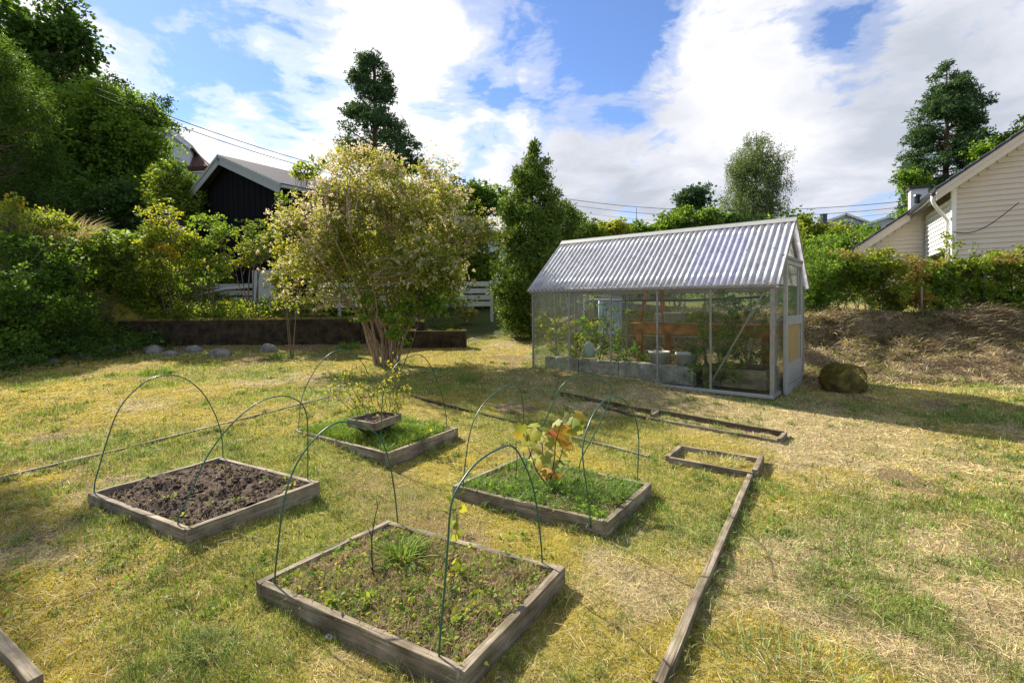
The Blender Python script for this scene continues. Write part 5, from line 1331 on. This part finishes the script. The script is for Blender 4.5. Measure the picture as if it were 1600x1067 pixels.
# the blossom shrub
def blossom_shrub():
    Y = 9.9; B = foot(603, Y)
    t = empty('blossom_shrub', B, 'large many stemmed shrub with faded pinkish flower heads in the middle of the lawn', 'shrub')
    blobs = pb(Y, (600, 350, 115, 95), (505, 365, 80, 95, .9, -.1), (690, 365, 75, 85), (580, 300, 85, 42), (655, 308, 80, 38), (630, 430, 110, 60, .8, -.3), (490, 420, 50, 50), (735, 395, 40, 65), (470, 330, 35, 45), (555, 450, 75, 42), (685, 450, 70, 40), (600, 400, 120, 60, .8, .8))
    cs = sample_blobs(blobs, 1000, .3)
    cs = cs[cs[:, 2] > B[2] + .8]
    mb = MB(); hubs = []
    for i in range(30):
        a = rng.uniform(0, 2 * pi); r0 = .26 * math.sqrt(rng.uniform(0, 1)); b = B + np.array([r0 * cos(a), r0 * sin(a) * .8, -.08])
        R = rng.uniform(.5, 1.7); e = B + np.array([R * cos(a) * 1.15, R * sin(a), rng.uniform(1.5, 3.0)])
        tt = np.linspace(0, 1, 10)[:, None]; mid = b + (e - b) * .45 + np.array([-(e - b)[0] * .27, -(e - b)[1] * .27, .22]) + rng.normal(0, .06, 3)
        pts = (1 - tt) ** 2 * b + 2 * tt * (1 - tt) * mid + tt ** 2 * e + rng.normal(0, .028, (10, 3)); pts[0] = b
        mb.tube(pts, np.linspace(rng.uniform(.018, .034), .007, 10), sides=7, cap=False); hubs.append(pts[3:])
        if i % 3 == 0:
            k = pts[5]; mb.tube([k, k + rng.normal(0, .15, 3) + [0, 0, .3], k + rng.normal(0, .3, 3) + [0, 0, .6]], [.012, .008, .004], 5, cap=False)
    hubs = np.concatenate(hubs)
    for c in cs[rng.permutation(len(cs))[:560]]:
        low = hubs[hubs[:, 2] < c[2] - .05]; low = low if len(low) else hubs[:4]
        j = np.argmin(np.linalg.norm(low - c, axis=1) + rng.uniform(0, .25, len(low))); limb(mb, low[j], c, .009, .0035, bend=.1, n=4, sides=4, sag=.05)
    mb.build('stems', M_BARKL, t, smooth=True)
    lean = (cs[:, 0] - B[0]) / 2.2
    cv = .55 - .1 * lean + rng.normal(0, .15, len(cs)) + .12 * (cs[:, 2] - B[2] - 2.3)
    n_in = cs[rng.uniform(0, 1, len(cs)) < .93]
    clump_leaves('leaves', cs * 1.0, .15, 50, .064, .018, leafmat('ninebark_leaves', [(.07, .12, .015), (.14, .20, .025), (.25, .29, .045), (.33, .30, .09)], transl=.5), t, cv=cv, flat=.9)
    cen = np.array(B) + [0, 0, 2.1]; d = (cs - cen) / np.array([2.25, 2.0, 1.75]); r = np.linalg.norm(d, axis=1); up = d[:, 2]
    k = (r > .50) & (up > -.45 + .25 * (d[:, 0] > .2)) & (rng.uniform(0, 1, len(cs)) < .55 + .45 * np.clip(up - d[:, 0] * .4, 0, 1)); fc = cs[k]; fd = d[k] / r[k][:, None]
    heads = []
    for c, dd in zip(fc, fd):
        m = rng.integers(3, 7)
        heads.append(c + dd * .12 + rng.normal(0, .13, (m, 3)))
    heads = np.concatenate(heads)
    clump_leaves('flower_heads', heads, .048, 19, .032, .012, G_PINK, t, cv=rng.uniform(.2, .95, len(heads)), flat=.9, vs=.15)
    return t
blossom_shrub()
# leafy green shoots low in the shrub and a long shoot above it
broad_tree('sapling', foot(620, 9.3), pb(9.3, (610, 500, 32, 30), (560, 480, 22, 22), (660, 470, 40, 28)), G_MID, 'dark green leafy shoots growing low through the blossom shrub stems', cat='sapling', nclump=46, per=34, crad=.13, L=.085, W=.03, trunk_r=.012, stems=3)
broad_tree('sapling', foot(455, 10.8), pb(10.8, (450, 320, 18, 22), (435, 345, 14, 14), (480, 262, 38, 16), (520, 250, 16, 10)), G_YEL, 'bright leaved shoots poking out at the upper left of the blossom shrub', cat='sapling', nclump=46, per=22, crad=.12, L=.085, W=.028, trunk_r=.012, stems=3)

def px_tree(name, cx, Y, prof, mat, label, foot_py=None, **k):
    prof = sorted(prof, key=lambda r: -r[0]); zs = [at(cx, r[0], Y)[2] for r in prof]; s = Y / F_PX
    rl = [(cx - r[1]) * s for r in prof]; rr = [(r[2] - cx) * s for r in prof]; f = foot(cx, Y); x = at(cx, 300, Y)[0]; f[0] = x; f[2] = Hz(x, Y)
    return profile_tree(name, f, zs, rl, rr, mat, label, **k)
px_tree('pine_tree', 588, 30, [(82, 578, 594), (92, 566, 600), (110, 552, 612), (135, 543, 617), (160, 538, 622), (180, 541, 612), (196, 528, 640), (214, 518, 664), (232, 530, 672), (248, 524, 680), (262, 545, 665), (275, 565, 630)], G_PINE,
        'tall dark pine standing alone behind the blossom shrub', cat='pine', nb=104, per=18, L=.20, W=.032, crad=.17, trunk_r=.26, droop=.12, shell=.5, twig=22, flat=.75, ragged=(.72, 1.05), levels=14, fan=.22, lift=.6, vshift=0, top_r=.08)
px_tree('pine_tree', 1478, 33, [(106, 1468, 1484), (122, 1452, 1500), (145, 1442, 1515), (165, 1432, 1528), (178, 1426, 1535), (200, 1428, 1533), (225, 1424, 1534), (255, 1415, 1536), (285, 1418, 1530), (320, 1412, 1525), (340, 1420, 1510)], G_PINE,
        'tall dense pine behind the cream house roof', cat='pine', nb=160, per=18, L=.22, W=.036, crad=.18, trunk_r=.28, droop=.10, shell=.45, twig=24, flat=.75, ragged=(.72, 1.04), levels=18, fan=.24, lift=.6, vshift=.15)
px_tree('birch_tree', 1182, 36, [(207, 1165, 1195), (218, 1142, 1215), (235, 1127, 1233), (255, 1123, 1238), (285, 1124, 1237), (310, 1128, 1228), (335, 1134, 1222), (350, 1140, 1216)], G_BIRCH,
        'round topped weeping birch standing behind the greenhouse roof', cat='birch', nb=110, per=14, L=.13, W=.026, crad=.09, trunk_r=.20, droop=.5, shell=.35, twig=34, flat=2.6, ragged=(.45, 1.02), fan=.3, hang=.9, bark=M_BIRCHBARK, dleaf=-1.2, top_r=.05)
px_tree('conifer', 832, 13.6, [(226, 831, 833), (240, 827, 838), (250, 820, 849), (262, 813, 856), (275, 804, 862), (300, 800, 868), (322, 790, 876), (345, 786, 880), (375, 782, 884), (410, 776, 886), (450, 770, 884), (490, 772, 872), (522, 785, 858)], G_THUJA,
        'pointed bushy conifer left of the greenhouse', cat='conifer', nb=230, per=16, L=.11, W=.020, crad=.06, ragged=(.72, 1.12), fan=.25, lift=1.2, trunk_r=.09, droop=.25, shell=.40, twig=22, flat=1.2, top_r=.01, vshift=.22, dleaf=.5)
px_tree('conifer', 868, 15.4, [(308, 862, 872), (325, 845, 892), (345, 838, 915), (370, 835, 925), (420, 830, 925), (470, 835, 915)], G_THUJA,
        'lower golden green conifer behind the pointed one', cat='conifer', nb=110, per=16, L=.12, W=.022, crad=.07, ragged=(.7, 1.12), trunk_r=.08, droop=.2, shell=.4, twig=20, flat=1.1, fan=.25, lift=1.0, vshift=.2)

# ---- wooded slope at left
def wood(label, px, Y, specs, mat, **k):
    k.setdefault('group', 'broadleaf trees on the left slope'); return broad_tree('tree', foot(px, Y), pb(Y, *specs), mat, label, **k)
wood('tall dark maple filling the top left corner', 20, 30, [(20, 90, 110, 90), (-60, 160, 120, 120), (105, 120, 50, 62), (60, 40, 55, 50), (50, 210, 110, 80)], G_DARK, nclump=900, per=45, crad=.55, L=.28, W=.11, trunk_r=.22, shell=.55)
wood('light green tree with small leaves in front of the dark maple', 110, 26, [(110, 210, 75, 75), (60, 270, 80, 80), (150, 180, 50, 55), (30, 180, 50, 70)], G_MID, nclump=850, per=54, crad=.42, L=.18, W=.065, trunk_r=.09, shell=.5, vshift=.15)
wood('round crowned green tree next to the pale house corner', 215, 27, [(205, 215, 52, 65), (185, 172, 35, 35), (226, 256, 28, 48), (190, 280, 70, 60)], G_MID, nclump=760, per=54, crad=.44, L=.18, W=.066, trunk_r=.10, shell=.5, vshift=.05)
wood('dark understorey tree beneath the left crowns', 120, 22, [(110, 330, 120, 50), (200, 340, 60, 40), (30, 340, 80, 60)], G_DARK, nclump=420, per=45, crad=.42, L=.17, W=.065, trunk_r=.07, shell=.4)
wood('pale weeping tree at the left picture edge', 0, 18, [(5, 180, 65, 100), (10, 270, 60, 70), (-50, 100, 80, 100)], leafmat('soft_needle_leaves', [(.03, .07, .012), (.06, .12, .02), (.11, .17, .025)]), nclump=500, per=64, crad=.28, L=.14, W=.02, trunk_r=.09, shell=.5, flat=1.0)
wood('brownish green tree beside the black outbuilding gable', 285, 19.5, [(288, 312, 40, 34), (264, 292, 26, 30)], G_HEDGE, nclump=260, per=50, crad=.33, L=.13, W=.045, trunk_r=.09, shell=.5, vshift=-.1)
wood('far dark crown just above the left tree line', 160, 38, [(175, 160, 35, 32), (240, 185, 22, 24), (258, 205, 12, 14)], G_DARK, nclump=200, per=44, crad=.55, L=.2, W=.07, trunk_r=.15, shell=.5)

wood('overhanging crown above the top left corner of the picture', -190, 11.3, [(-30, -110, 80, 60), (-110, -100, 90, 80), (-190, -40, 90, 110)], G_MID, nclump=230, per=50, crad=.3, L=.13, W=.045, trunk_r=.13, shell=.5)
# ---- far background belt
BG = [
 (700, 24, [(690, 300, 28, 36), (665, 320, 30, 40)], G_HEDGE, 'bushy tree tip behind the shrub right shoulder'),
 (748, 26, [(745, 300, 16, 26), (775, 315, 14, 20), (735, 325, 30, 18)], G_MID, 'feathery green tree around the dark utility pole'),
 (790, 30, [(790, 320, 22, 14), (812, 330, 20, 18)], G_MID, 'low green tree between pole and conifer'),
 (955, 26, [(965, 362, 26, 14), (940, 366, 20, 12)], G_YEL, 'yellow green bush above the left part of the greenhouse ridge'),
 (1005, 28, [(1000, 358, 10, 12), (1020, 366, 14, 8)], G_MID, 'small dark bush by the thin flagpole'),
 (1080, 27, [(1075, 342, 36, 22), (1050, 355, 28, 16), (1110, 350, 30, 18)], G_MID, 'green bushy tree in front of the black roofed house'),
 (1140, 29, [(1140, 350, 34, 18), (1170, 352, 30, 14)], G_DARK, 'dark green thicket under the weeping birch'),
 (1225, 30, [(1215, 360, 34, 9), (1245, 360, 14, 8)], G_YEL, 'yellowing thicket behind the ridge end of the greenhouse'),
 (1270, 24, [(1265, 362, 36, 16), (1300, 372, 40, 22), (1250, 385, 30, 22)], G_YEL, 'sunny yellow green bushes on the rise right of the greenhouse'),
 (1340, 30, [(1340, 374, 50, 10), (1385, 376, 34, 10), (1300, 372, 30, 8)], G_MID, 'dark green shrub mass below the far houses'),
 (1330, 20, [(1330, 385, 60, 22), (1280, 390, 40, 20)], G_MID, 'mid green shrubs behind the larch sapling'),
 (1560, 30, [(1575, 225, 30, 25), (1550, 235, 22, 18), (1610, 205, 30, 28)], G_MID, 'green tree crown behind the cream house ridge'),
 (1430, 28, [(1428, 288, 16, 30), (1425, 330, 14, 14)], G_MID, 'light green tree beside the white chimney'),
 (720, 21, [(720, 400, 60, 50), (760, 440, 30, 40)], G_HEDGE, 'green hedge behind the white fence near the conifer'),
 (470, 20, [(470, 420, 40, 30), (420, 400, 40, 30)], G_MID, 'bush against the black outbuilding wall'),
 (905, 20, [(905, 385, 34, 36), (935, 400, 30, 30)], G_HEDGE, 'brownish green bush between conifer and greenhouse'),
]
for px, Y, sp, mt, lab in BG:
    a = sum(s[2] * s[3] for s in sp); kk = Y / F_PX
    broad_tree('background_tree', foot(px, Y), pb(Y, *sp), mt, lab, cat='tree', group='trees and bushes beyond the garden', nclump=int(np.clip(a / 9, 70, 460)), per=40, crad=.010 * Y + .03, L=.0056 * Y, W=.0022 * Y, trunk_r=.06 + .002 * Y, shell=.4, limbs=.35)
# small leaning pine in front of the birch
broad_tree('pine_tree', foot(1085, 31), pb(31, (1088, 303, 12, 8), (1078, 314, 14, 7), (1070, 328, 9, 7), (1095, 297, 6, 3)), G_PINE, 'small leaning pine with a flat crown left of the birch', cat='pine', nclump=90, per=50, crad=.3, L=.26, W=.04, trunk_r=.1, shell=.3, flat=.4)
# far treeline, one mass
def treeline():
    n = 1100; th = np.radians(rng.uniform(-60, 60, n)); R = rng.uniform(48, 85, n); x = R * np.sin(th); y = R * np.cos(th); z = H(x, y) + rng.uniform(0, 1, n) ** 1.5 * 4.2 * (.5 + vnoise(th * 14, th * 0, 3))
    px_ = 800 + F_PX * x / y; k = ~(((px_ > 1262) & (px_ < 1425)) | ((px_ > 895) & (px_ < 955)) | ((px_ > 985) & (px_ < 1065)) | ((px_ > 235) & (px_ < 335))); cs = np.stack([x, y, z], 1)[k]; t = clump_leaves('far_treeline', cs, 1.1, 60, .40, .15, G_DARK, None, flat=.7)
    tag(t, 'far belt of dark trees closing the view behind the houses', 'treeline', kind='stuff')
treeline()

# ---- bank of weeds, roses and ferns behind the wall at left
def bush(px, Y, specs, mat, label, name='bush', cat='bush', group=None, **k):
    k.setdefault('nclump', 150); k.setdefault('per', 34); k.setdefault('crad', .17); k.setdefault('L', .075); k.setdefault('W', .026); k.setdefault('trunk_r', .02); k.setdefault('stems', 6); k.setdefault('spread', .5); k.setdefault('shell', .25)
    return broad_tree(name, foot(px, Y), pb(Y, *specs), mat, label, cat=cat, group=group, **k)
GW_ = 'overgrown bushes on the bank at left'
bush(30, 10.8, [(40, 470, 85, 75), (-40, 450, 90, 100), (60, 400, 60, 50), (20, 520, 90, 40)], G_MID, 'big dark overhanging bush at the left end of the wall', group=GW_, vshift=-.15, nclump=420, per=50, crad=.2, L=.085, W=.028, floor=.12)
bush(60, 12.4, [(60, 385, 60, 45), (110, 420, 45, 45), (0, 360, 50, 50)], G_YEL, 'sunlit upper part of the bank thicket at far left', group=GW_, nclump=300, floor=.3)
bush(130, 13.7, [(120, 410, 50, 45), (165, 430, 45, 45)], G_MID, 'weedy green bush above the left end of the wall', group=GW_, nclump=300)
bush(205, 13.8, [(210, 430, 50, 42), (180, 395, 40, 28), (240, 455, 45, 30)], G_YEL, 'yellow green bush in the middle of the bank', group=GW_, nclump=330, vshift=-.1)
bush(275, 13.9, [(260, 372, 32, 34), (238, 345, 22, 20), (285, 402, 36, 30), (262, 325, 12, 20)], G_YEL, 'tall rose bush with a few red hips before the outbuilding gable', group='rose bushes behind the wall', nclump=160, vshift=.1, trunk_r=.022, crad=.14)
bush(330, 14.0, [(330, 395, 42, 34), (300, 430, 40, 26), (345, 350, 40, 12), (330, 372, 35, 20)], G_MID, 'loose arching rose bush in front of the black wall', group='rose bushes behind the wall', nclump=130, trunk_r=.024, crad=.14, vshift=.15)
bush(395, 14.0, [(400, 382, 42, 26), (375, 408, 36, 22), (430, 372, 22, 22), (395, 355, 22, 10)], G_HEDGE, 'rose bush with bare dark stems right of the pale panel', group='rose bushes behind the wall', nclump=130, vshift=.15, trunk_r=.026, crad=.14, spread=.3)
bush(455, 13.4, [(458, 425, 26, 26), (440, 460, 14, 18), (478, 440, 20, 22), (470, 400, 26, 26)], G_YEL, 'bright yellow leaved bush left of the blossom shrub', group='rose bushes behind the wall', nclump=130, vshift=.35, crad=.13)
bush(722, 16.2, [(722, 492, 20, 12), (736, 488, 12, 9)], leafmat('pale_small_leaves', [(.2, .22, .06), (.33, .33, .12), (.42, .38, .16)]), 'small pale round bush below the fence, right of the shrub', nclump=60, per=40, crad=.08, L=.045, W=.015, trunk_r=.008)
bush(15, 13.2, [(20, 325, 26, 16), (0, 340, 20, 16)], G_GOLD, 'clump of golden yellow flowers at the left edge', name='goldenrod', cat='plant', nclump=60, per=36, crad=.12, L=.06, W=.02, trunk_r=.008)
bush(262, 13.5, [(262, 392, 14, 10), (244, 388, 10, 6), (140, 432, 12, 10)], G_GOLD, 'small patches of yellow leaves among the bank bushes', name='goldenrod', cat='plant', nclump=30, per=26, crad=.09, L=.06, W=.02, trunk_r=.006)
bush(660, 15.4, [(650, 470, 40, 18), (700, 462, 36, 20), (590, 470, 40, 18)], G_MID, 'low green bush in front of the white fence', nclump=130, crad=.15)

def fern(px, py, Y, n, L, label, mat=None):
    p = at(px, py, Y); t = empty('fern', p, label, 'fern', 'ferns on the left bank'); mb = MB(); P = []; D = []; S = []
    for i in range(n):
        az = 2 * pi * i / n + rng.normal(0, .25); l = L * rng.uniform(.7, 1.15); el = rng.uniform(.75, 1.25); tt = np.linspace(0, 1, 22)
        h = np.array([cos(az), sin(az), 0]); pts = p + h * (tt * l * cos(el) + tt ** 2.2 * l * .35)[:, None] + np.array([0, 0, 1.0]) * (tt * l * sin(el) - tt ** 2.5 * l * .35)[:, None]
        mb.tube(pts[::3], np.linspace(.005, .0015, len(pts[::3])), 4, cap=False)
        tg = np.gradient(pts, axis=0); tg /= np.linalg.norm(tg, axis=1)[:, None]; side = np.cross(tg, [0, 0, 1.0]); side /= np.linalg.norm(side, axis=1)[:, None]
        for sg in (-1, 1):
            k = tt > .1; P.append(pts[k]); D.append(side[k] * sg + tg[k] * .45); S.append(np.sin(tt[k] * pi * .85 + .35) * l * .17)
    mb.build('stalk', M_BARK, t); P = np.concatenate(P); D = np.concatenate(D); S = np.concatenate(S); m = len(P)
    fo = leaves('frond', P, D, rdir(m, 2.5, .3), S, S * .22, mat or G_FERN, t, rng.uniform(.3, 1, m), fold=.1); fo['kind'] = 'stuff'
for a in [(160, 395, 14.3, 12, 1.0, 'bright fern left of centre on the bank, nearest the dark trees'), (195, 392, 14.1, 13, 1.05, 'tall bright fern beside the rose bush'), (222, 385, 14.4, 11, .9, 'fern half behind the tall rose bush'), (125, 400, 14.2, 11, .85, 'leftmost fern among the dry grass'), (90, 478, 12.7, 9, .6, 'small fern over the wall end')]: fern(*a)

tuft(0, 0, 900, .95, .9, STRAW * .85, 'tall_dry_grass', 'tall tan dry grass on the bank before the dark trees', 'dry grass', None, W=.004, P=at(78, 378, 13.6), tilt=.4)
tuft(0, 0, 500, .7, .7, STRAW * .6 + GREEN * .5, 'tall_dry_grass', 'greenish tall grass over the rose bush foot on the bank', 'dry grass', None, W=.004, P=at(150, 470, 13.6), tilt=.5)
def weeds_band(label, pts_fn, n, mat, crad=.09, per=16, L=.06, W=.02, name='ground_cover'):
    c = pts_fn(n); o = clump_leaves(name, c, crad, per, L, W, mat, None, flat=.6); tag(o, label, 'ground cover', kind='stuff')
def f1(n):
    x = rng.uniform(-13.5, -1.5, n); y = WALL_Y + .25 + rng.uniform(0, 1, n) ** 1.3 * 3.2; return np.stack([x, y, H(x, y) + rng.uniform(0, .35, n) * (x < -7)], 1)
weeds_band('low weeds and leaf litter on top of the wall bank', f1, 1200, G_HEDGE, crad=.07)
def f4(n):
    x = rng.uniform(-12.8, -9.5, n); y = rng.uniform(11.2, 14.6, n); return np.stack([x, y, H(x, y) + rng.uniform(-.02, .22, n)], 1)
weeds_band('weeds hiding the slope at the left end of the wall', f4, 950, G_HEDGE, crad=.14, per=20)
def f3(n):
    x = rng.uniform(-14, -6.0, n); y = rng.uniform(13.2, 19, n); return np.stack([x, y, H(x, y) + rng.uniform(0, .55, n)], 1)
weeds_band('knee high tangle of ferns and brambles covering the left bank', f3, 1500, G_YEL, crad=.17, per=18, L=.09, W=.026)
def f2(n):
    y = rng.uniform(7.5, 13, n); x = -9.1 - rng.uniform(0, 3.5, n) + .18 * (y - 10); return np.stack([x, y, H(x, y) + rng.uniform(0, .4, n)], 1)
weeds_band('dark undergrowth beneath the bushes at the left edge', f2, 700, G_DARK, crad=.16, per=26, L=.07)
# pink rose flower
p = at(138, 366, 13.2); o = clump_leaves('rose_flower', np.array([p]), .03, 16, .05, .02, leafmat('pink_petals', [(.55, .03, .18), (.6, .08, .28)]), None); tag(o, 'single pink rose flower on the bank', 'flower')
V = np.empty(len(o.data.vertices) * 3, np.float32); o.data.vertices.foreach_get('co', V); o.data.vertices.foreach_set('co', (V.reshape(-1, 3) - p.astype(np.float32)).ravel()); o.location = p

# ---- hedge along the top of the right bank
HG = 'hedge bushes along the top of the right bank'
hb = [
 (1285, [(1285, 440, 42, 44), (1265, 470, 30, 30), (1300, 415, 30, 20)], G_FERN, 'bright green feathery bush next to the greenhouse', dict(nclump=330, L=.07, W=.012, per=60, crad=.15, vshift=-.15)),
 (1335, [(1330, 445, 36, 42), (1345, 425, 22, 24)], G_HEDGE, 'green bush right of the feathery one', dict(nclump=240, vshift=.1)),
 (1380, [(1380, 450, 34, 40), (1372, 415, 24, 18)], G_HEDGE, 'bush with yellowish tips in the left third of the hedge', dict(nclump=240)),
 (1425, [(1425, 455, 34, 36), (1420, 422, 22, 16)], G_RED, 'thin brownish red bush before the recessed wall', dict(nclump=120, per=22, L=.06, vshift=-.1)),
 (1460, [(1460, 458, 32, 38), (1455, 430, 24, 20)], G_MID, 'dark green bush under the porch post', dict(nclump=240)),
 (1505, [(1505, 455, 34, 42), (1500, 425, 30, 18), (1480, 385, 10, 12)], G_HEDGE, 'fern like bright bush in front of the siding', dict(nclump=260, vshift=.2)),
 (1550, [(1550, 458, 32, 40), (1555, 425, 24, 20)], G_MID, 'dense green bush near the green post', dict(nclump=240)),
 (1590, [(1590, 450, 36, 44), (1575, 410, 30, 18)], G_HEDGE, 'red tipped bush at the right picture edge', dict(nclump=240, vshift=.25)),
 (1650, [(1650, 450, 40, 50)], G_MID, 'hedge bush just beyond the right edge', dict(nclump=180)),
]
for px, sp, mt, lab, kw in hb: bush(px, 11.5, sp, mt, lab, name='hedge_bush', cat='bush', group=HG, **{**dict(vshift=.22, per=26, crad=.13, spread=.9, stems=7, trunk_r=.012), **kw})
bush(1565, 11.2, [(1560, 402, 22, 10), (1450, 412, 14, 8), (1320, 398, 26, 6)], G_RED, 'orange red leaf tips standing out above the hedge', name='red_shoots', cat='bush', nclump=40, per=18, crad=.1, trunk_r=.006, L=.055)
bush(1300, 12.6, [(1297, 372, 8, 16), (1297, 395, 22, 10)], G_FERN, 'thin upright larch sapling behind the hedge', name='sapling', cat='sapling', nclump=34, per=26, crad=.1, trunk_r=.012, L=.07, W=.012, stems=1, spread=0)
o = MB().tube([at(1537, 480, 11.2), at(1537, 424, 11.2)], .03, 8).build('fence_post', simple('dark_green_post', (.02, .06, .045), rough=.5), smooth=True); tag(o, 'dark green round post in the hedge before the cream house', 'post')
o = MB().tube([at(1440, 500, 11.0), at(1440, 448, 11.0)], .022, 7).build('wooden_stake', M_BARKL, smooth=True); tag(o, 'thin bare wooden stake in the middle of the hedge', 'stake')
o = MB().tube([at(1490, 496, 10.7), at(1508, 491, 10.7), at(1522, 493, 10.7), at(1530, 498, 10.7)], [.05, .06, .055, .04], 8).build('log', M_BARKL, smooth=True); tag(o, 'short pale log lying on the bank edge below the hedge', 'log')

for i, (x, tp, mt) in enumerate([(1358, 392, G_YEL), (1402, 402, G_RED), (1438, 396, G_YEL), (1476, 404, G_YEL), (1519, 378, G_MID), (1532, 396, G_YEL), (1600, 392, G_RED), (1312, 388, G_FERN)]):
    Y = 11.4 + .1 * (i % 3); b = foot(x, Y); tpt = at(x, tp, Y); st = [[b + [rng.normal(0, .06), 0, .3], (b + tpt) / 2 + rng.normal(0, .06, 3), tpt + rng.normal(0, .05, 3)] for _ in range(4)]
    stalk_leaves('sprig', b, st, mt, ['thin shoot above the hedge left of the recessed wall', 'reddish shoot before the recessed wall', 'light shoot under the porch post', 'shoot beside the downpipe foot', 'tallest shoot in front of the siding', 'yellow green shoot right of the tallest one', 'reddish shoot at the right picture edge', 'feathery shoot above the bush next to the greenhouse'][i], 'shoot', L=.07, W=.024, per=26, rr=.007, start=.35, jit=.05, group='long shoots rising above the hedge')
for i, (x, hw, mt, vs) in enumerate([(905, 42, G_MID, .1), (980, 42, G_HEDGE, 0), (1050, 42, G_MID, 0), (1120, 42, G_HEDGE, .05), (1195, 44, G_MID, .1)]):
    bush(x, 13.6, [(x, 440, hw, 34), (x + 14, 418, hw * .7, 22)], mt, ['bush behind the greenhouse, next to the conifers', 'bush behind the greenhouse bench', 'bush seen through the middle greenhouse panes', 'bush seen through the panes with the tomato plants', 'bush behind the door end of the greenhouse'][i], name='hedge_bush', group='bushes on the bank behind the greenhouse', nclump=150, per=26, vshift=vs, spread=.9, crad=.15)
# grass and weeds growing up along the timber
def edge_growth():
    segs = [(P[i], P[(i + 1) % 4]) for P in BEDP.values() for i in range(4)] + [(gnd(1040, 1090), gnd(1180, 756)), (gnd(1016, 1090), gnd(1160, 756)), (gnd(-20, 757), gnd(512, 626)), (gnd(1046, 728), gnd(1176, 753)), (gnd(880, 624), gnd(1222, 692))]
    X = []; Y = []
    for k_, (a, b) in enumerate(segs):
        a = np.array(a[:2]); b = np.array(b[:2]); L = np.linalg.norm(b - a); m = int(L * 26); u = rng.uniform(0, 1, m); u = u[fbm(u * L * 4 + k_ * 7, u * 0 + k_, 707) > .45]
        q = a + (b - a) * u[:, None]; n_ = np.array([(b - a)[1], -(b - a)[0]]) / L
        c = None
        if k_ < 16: c = sum(list(BEDP.values())[k_ // 4]) / 4
        sg = 1 if c is None or np.dot(n_, (a + b) / 2 - c[:2]) > 0 else -1
        q = q + n_ * sg * np.abs(rng.normal(.025, .02, len(u)))[:, None]
        X.append(q[:, 0]); Y.append(q[:, 1])
    cx = np.concatenate(X); cy = np.concatenate(Y); m = len(cx); n = 16; h_ = np.repeat(rng.uniform(.03, .10, m), n)
    x = np.repeat(cx, n) + rng.normal(0, .014, m * n); y = np.repeat(cy, n) + rng.normal(0, .014, m * n); k = ~blocked(x, y); hue = np.repeat(rng.uniform(0, 1, m), n)[:, None]
    col = (np.array([.12, .20, .03]) * (1 - hue) + np.array([.38, .36, .14]) * hue) * rng.uniform(.6, 1.3, (m * n, 1))
    o = blades(x[k], y[k], H(x[k], y[k]) - .003, h_[k] * rng.uniform(.5, 1.2, k.sum()), np.maximum(.0012, .0005 * np.hypot(x[k], y[k])), np.abs(rng.normal(0, .55, k.sum())).clip(0, 1.3), col[k], 'edge_grass', curved=True)
    tag(o, 'uncut grass growing up against the timber boards', 'grass', kind='stuff')
edge_growth()
# debris and dead vegetation over the bank
def bank_cover():
    n = 40000; x = rng.uniform(.8, 15, n); yb = 10.3 + 1.5 * sm(5, 2.5, x); y = yb + rng.uniform(-3.0, .9, n); k = ~blocked(x, y) & (x / y < 1.25); x, y, yb = x[k], y[k], yb[k]; n = len(x)
    face = sm(-.7, -.2, y - yb) * sm(.25, .05, y - yb); c = fbm(x * 2.2, y * 2.2, 71)
    col = np.where((c < .42)[:, None], np.array([.12, .08, .05]), np.where((c > .58)[:, None], np.array([.20, .20, .05]), STRAW * .85)) * rng.uniform(.45, 1.3, (n, 1))
    col = np.where(((face > .4) & (rng.uniform(0, 1, n) < .7))[:, None], np.array([.10, .065, .042]) * rng.uniform(.5, 1.8, (n, 1)), col)
    o = blades(x, y, H(x, y) + rng.uniform(0, .03, n), rng.uniform(.05, .16, n), np.full(n, .0045), rng.uniform(.3, 1.6, n), col, 'dead_bank_growth', curved=True); tag(o, 'dead cut stalks and brambles matted over the right bank', 'dead growth', kind='stuff')
    n = 15000; x = rng.uniform(2.5, 15, n); y = 10.3 + rng.normal(-.30, .38, n); k = ~blocked(x, y) & (x / y < 1.25) & (fbm(x * 1.5, y * 1.5, 505) > .46); x, y = x[k], y[k]; n = len(x)
    o = blades(x, y, H(x, y) + rng.uniform(0, .05, n), rng.uniform(.12, .38, n), np.full(n, .005), rng.uniform(.5, 1.7, n), np.where((rng.uniform(0, 1, n) < .35)[:, None], STRAW * .8, np.array([.19, .14, .095])) * rng.uniform(.3, 1.6, (n, 1)), 'cut_brush', curved=True, az=rng.normal(-1.57, 1.1, n)); tag(o, 'brown cut brush and bramble stems hanging over the bank edge', 'brush', kind='stuff')
    n = 900; x = rng.uniform(1.5, 14, n); yb = 10.3 + 1.5 * sm(5, 2.5, x); y = yb + rng.normal(-.35, .5, n); k = ~blocked(x, y); x, y = x[k], y[k]
    o = clump_leaves('bank_weeds', np.stack([x, y, H(x, y) + .03], 1), .09, 14, .05, .018, leafmat('bank_leaves', [(.06, .045, .02), (.13, .10, .04), (.14, .15, .035), (.2, .2, .05)]), None, flat=.5); tag(o, 'sparse weeds and brown leaves on the bank face', 'weeds', kind='stuff')
bank_cover()
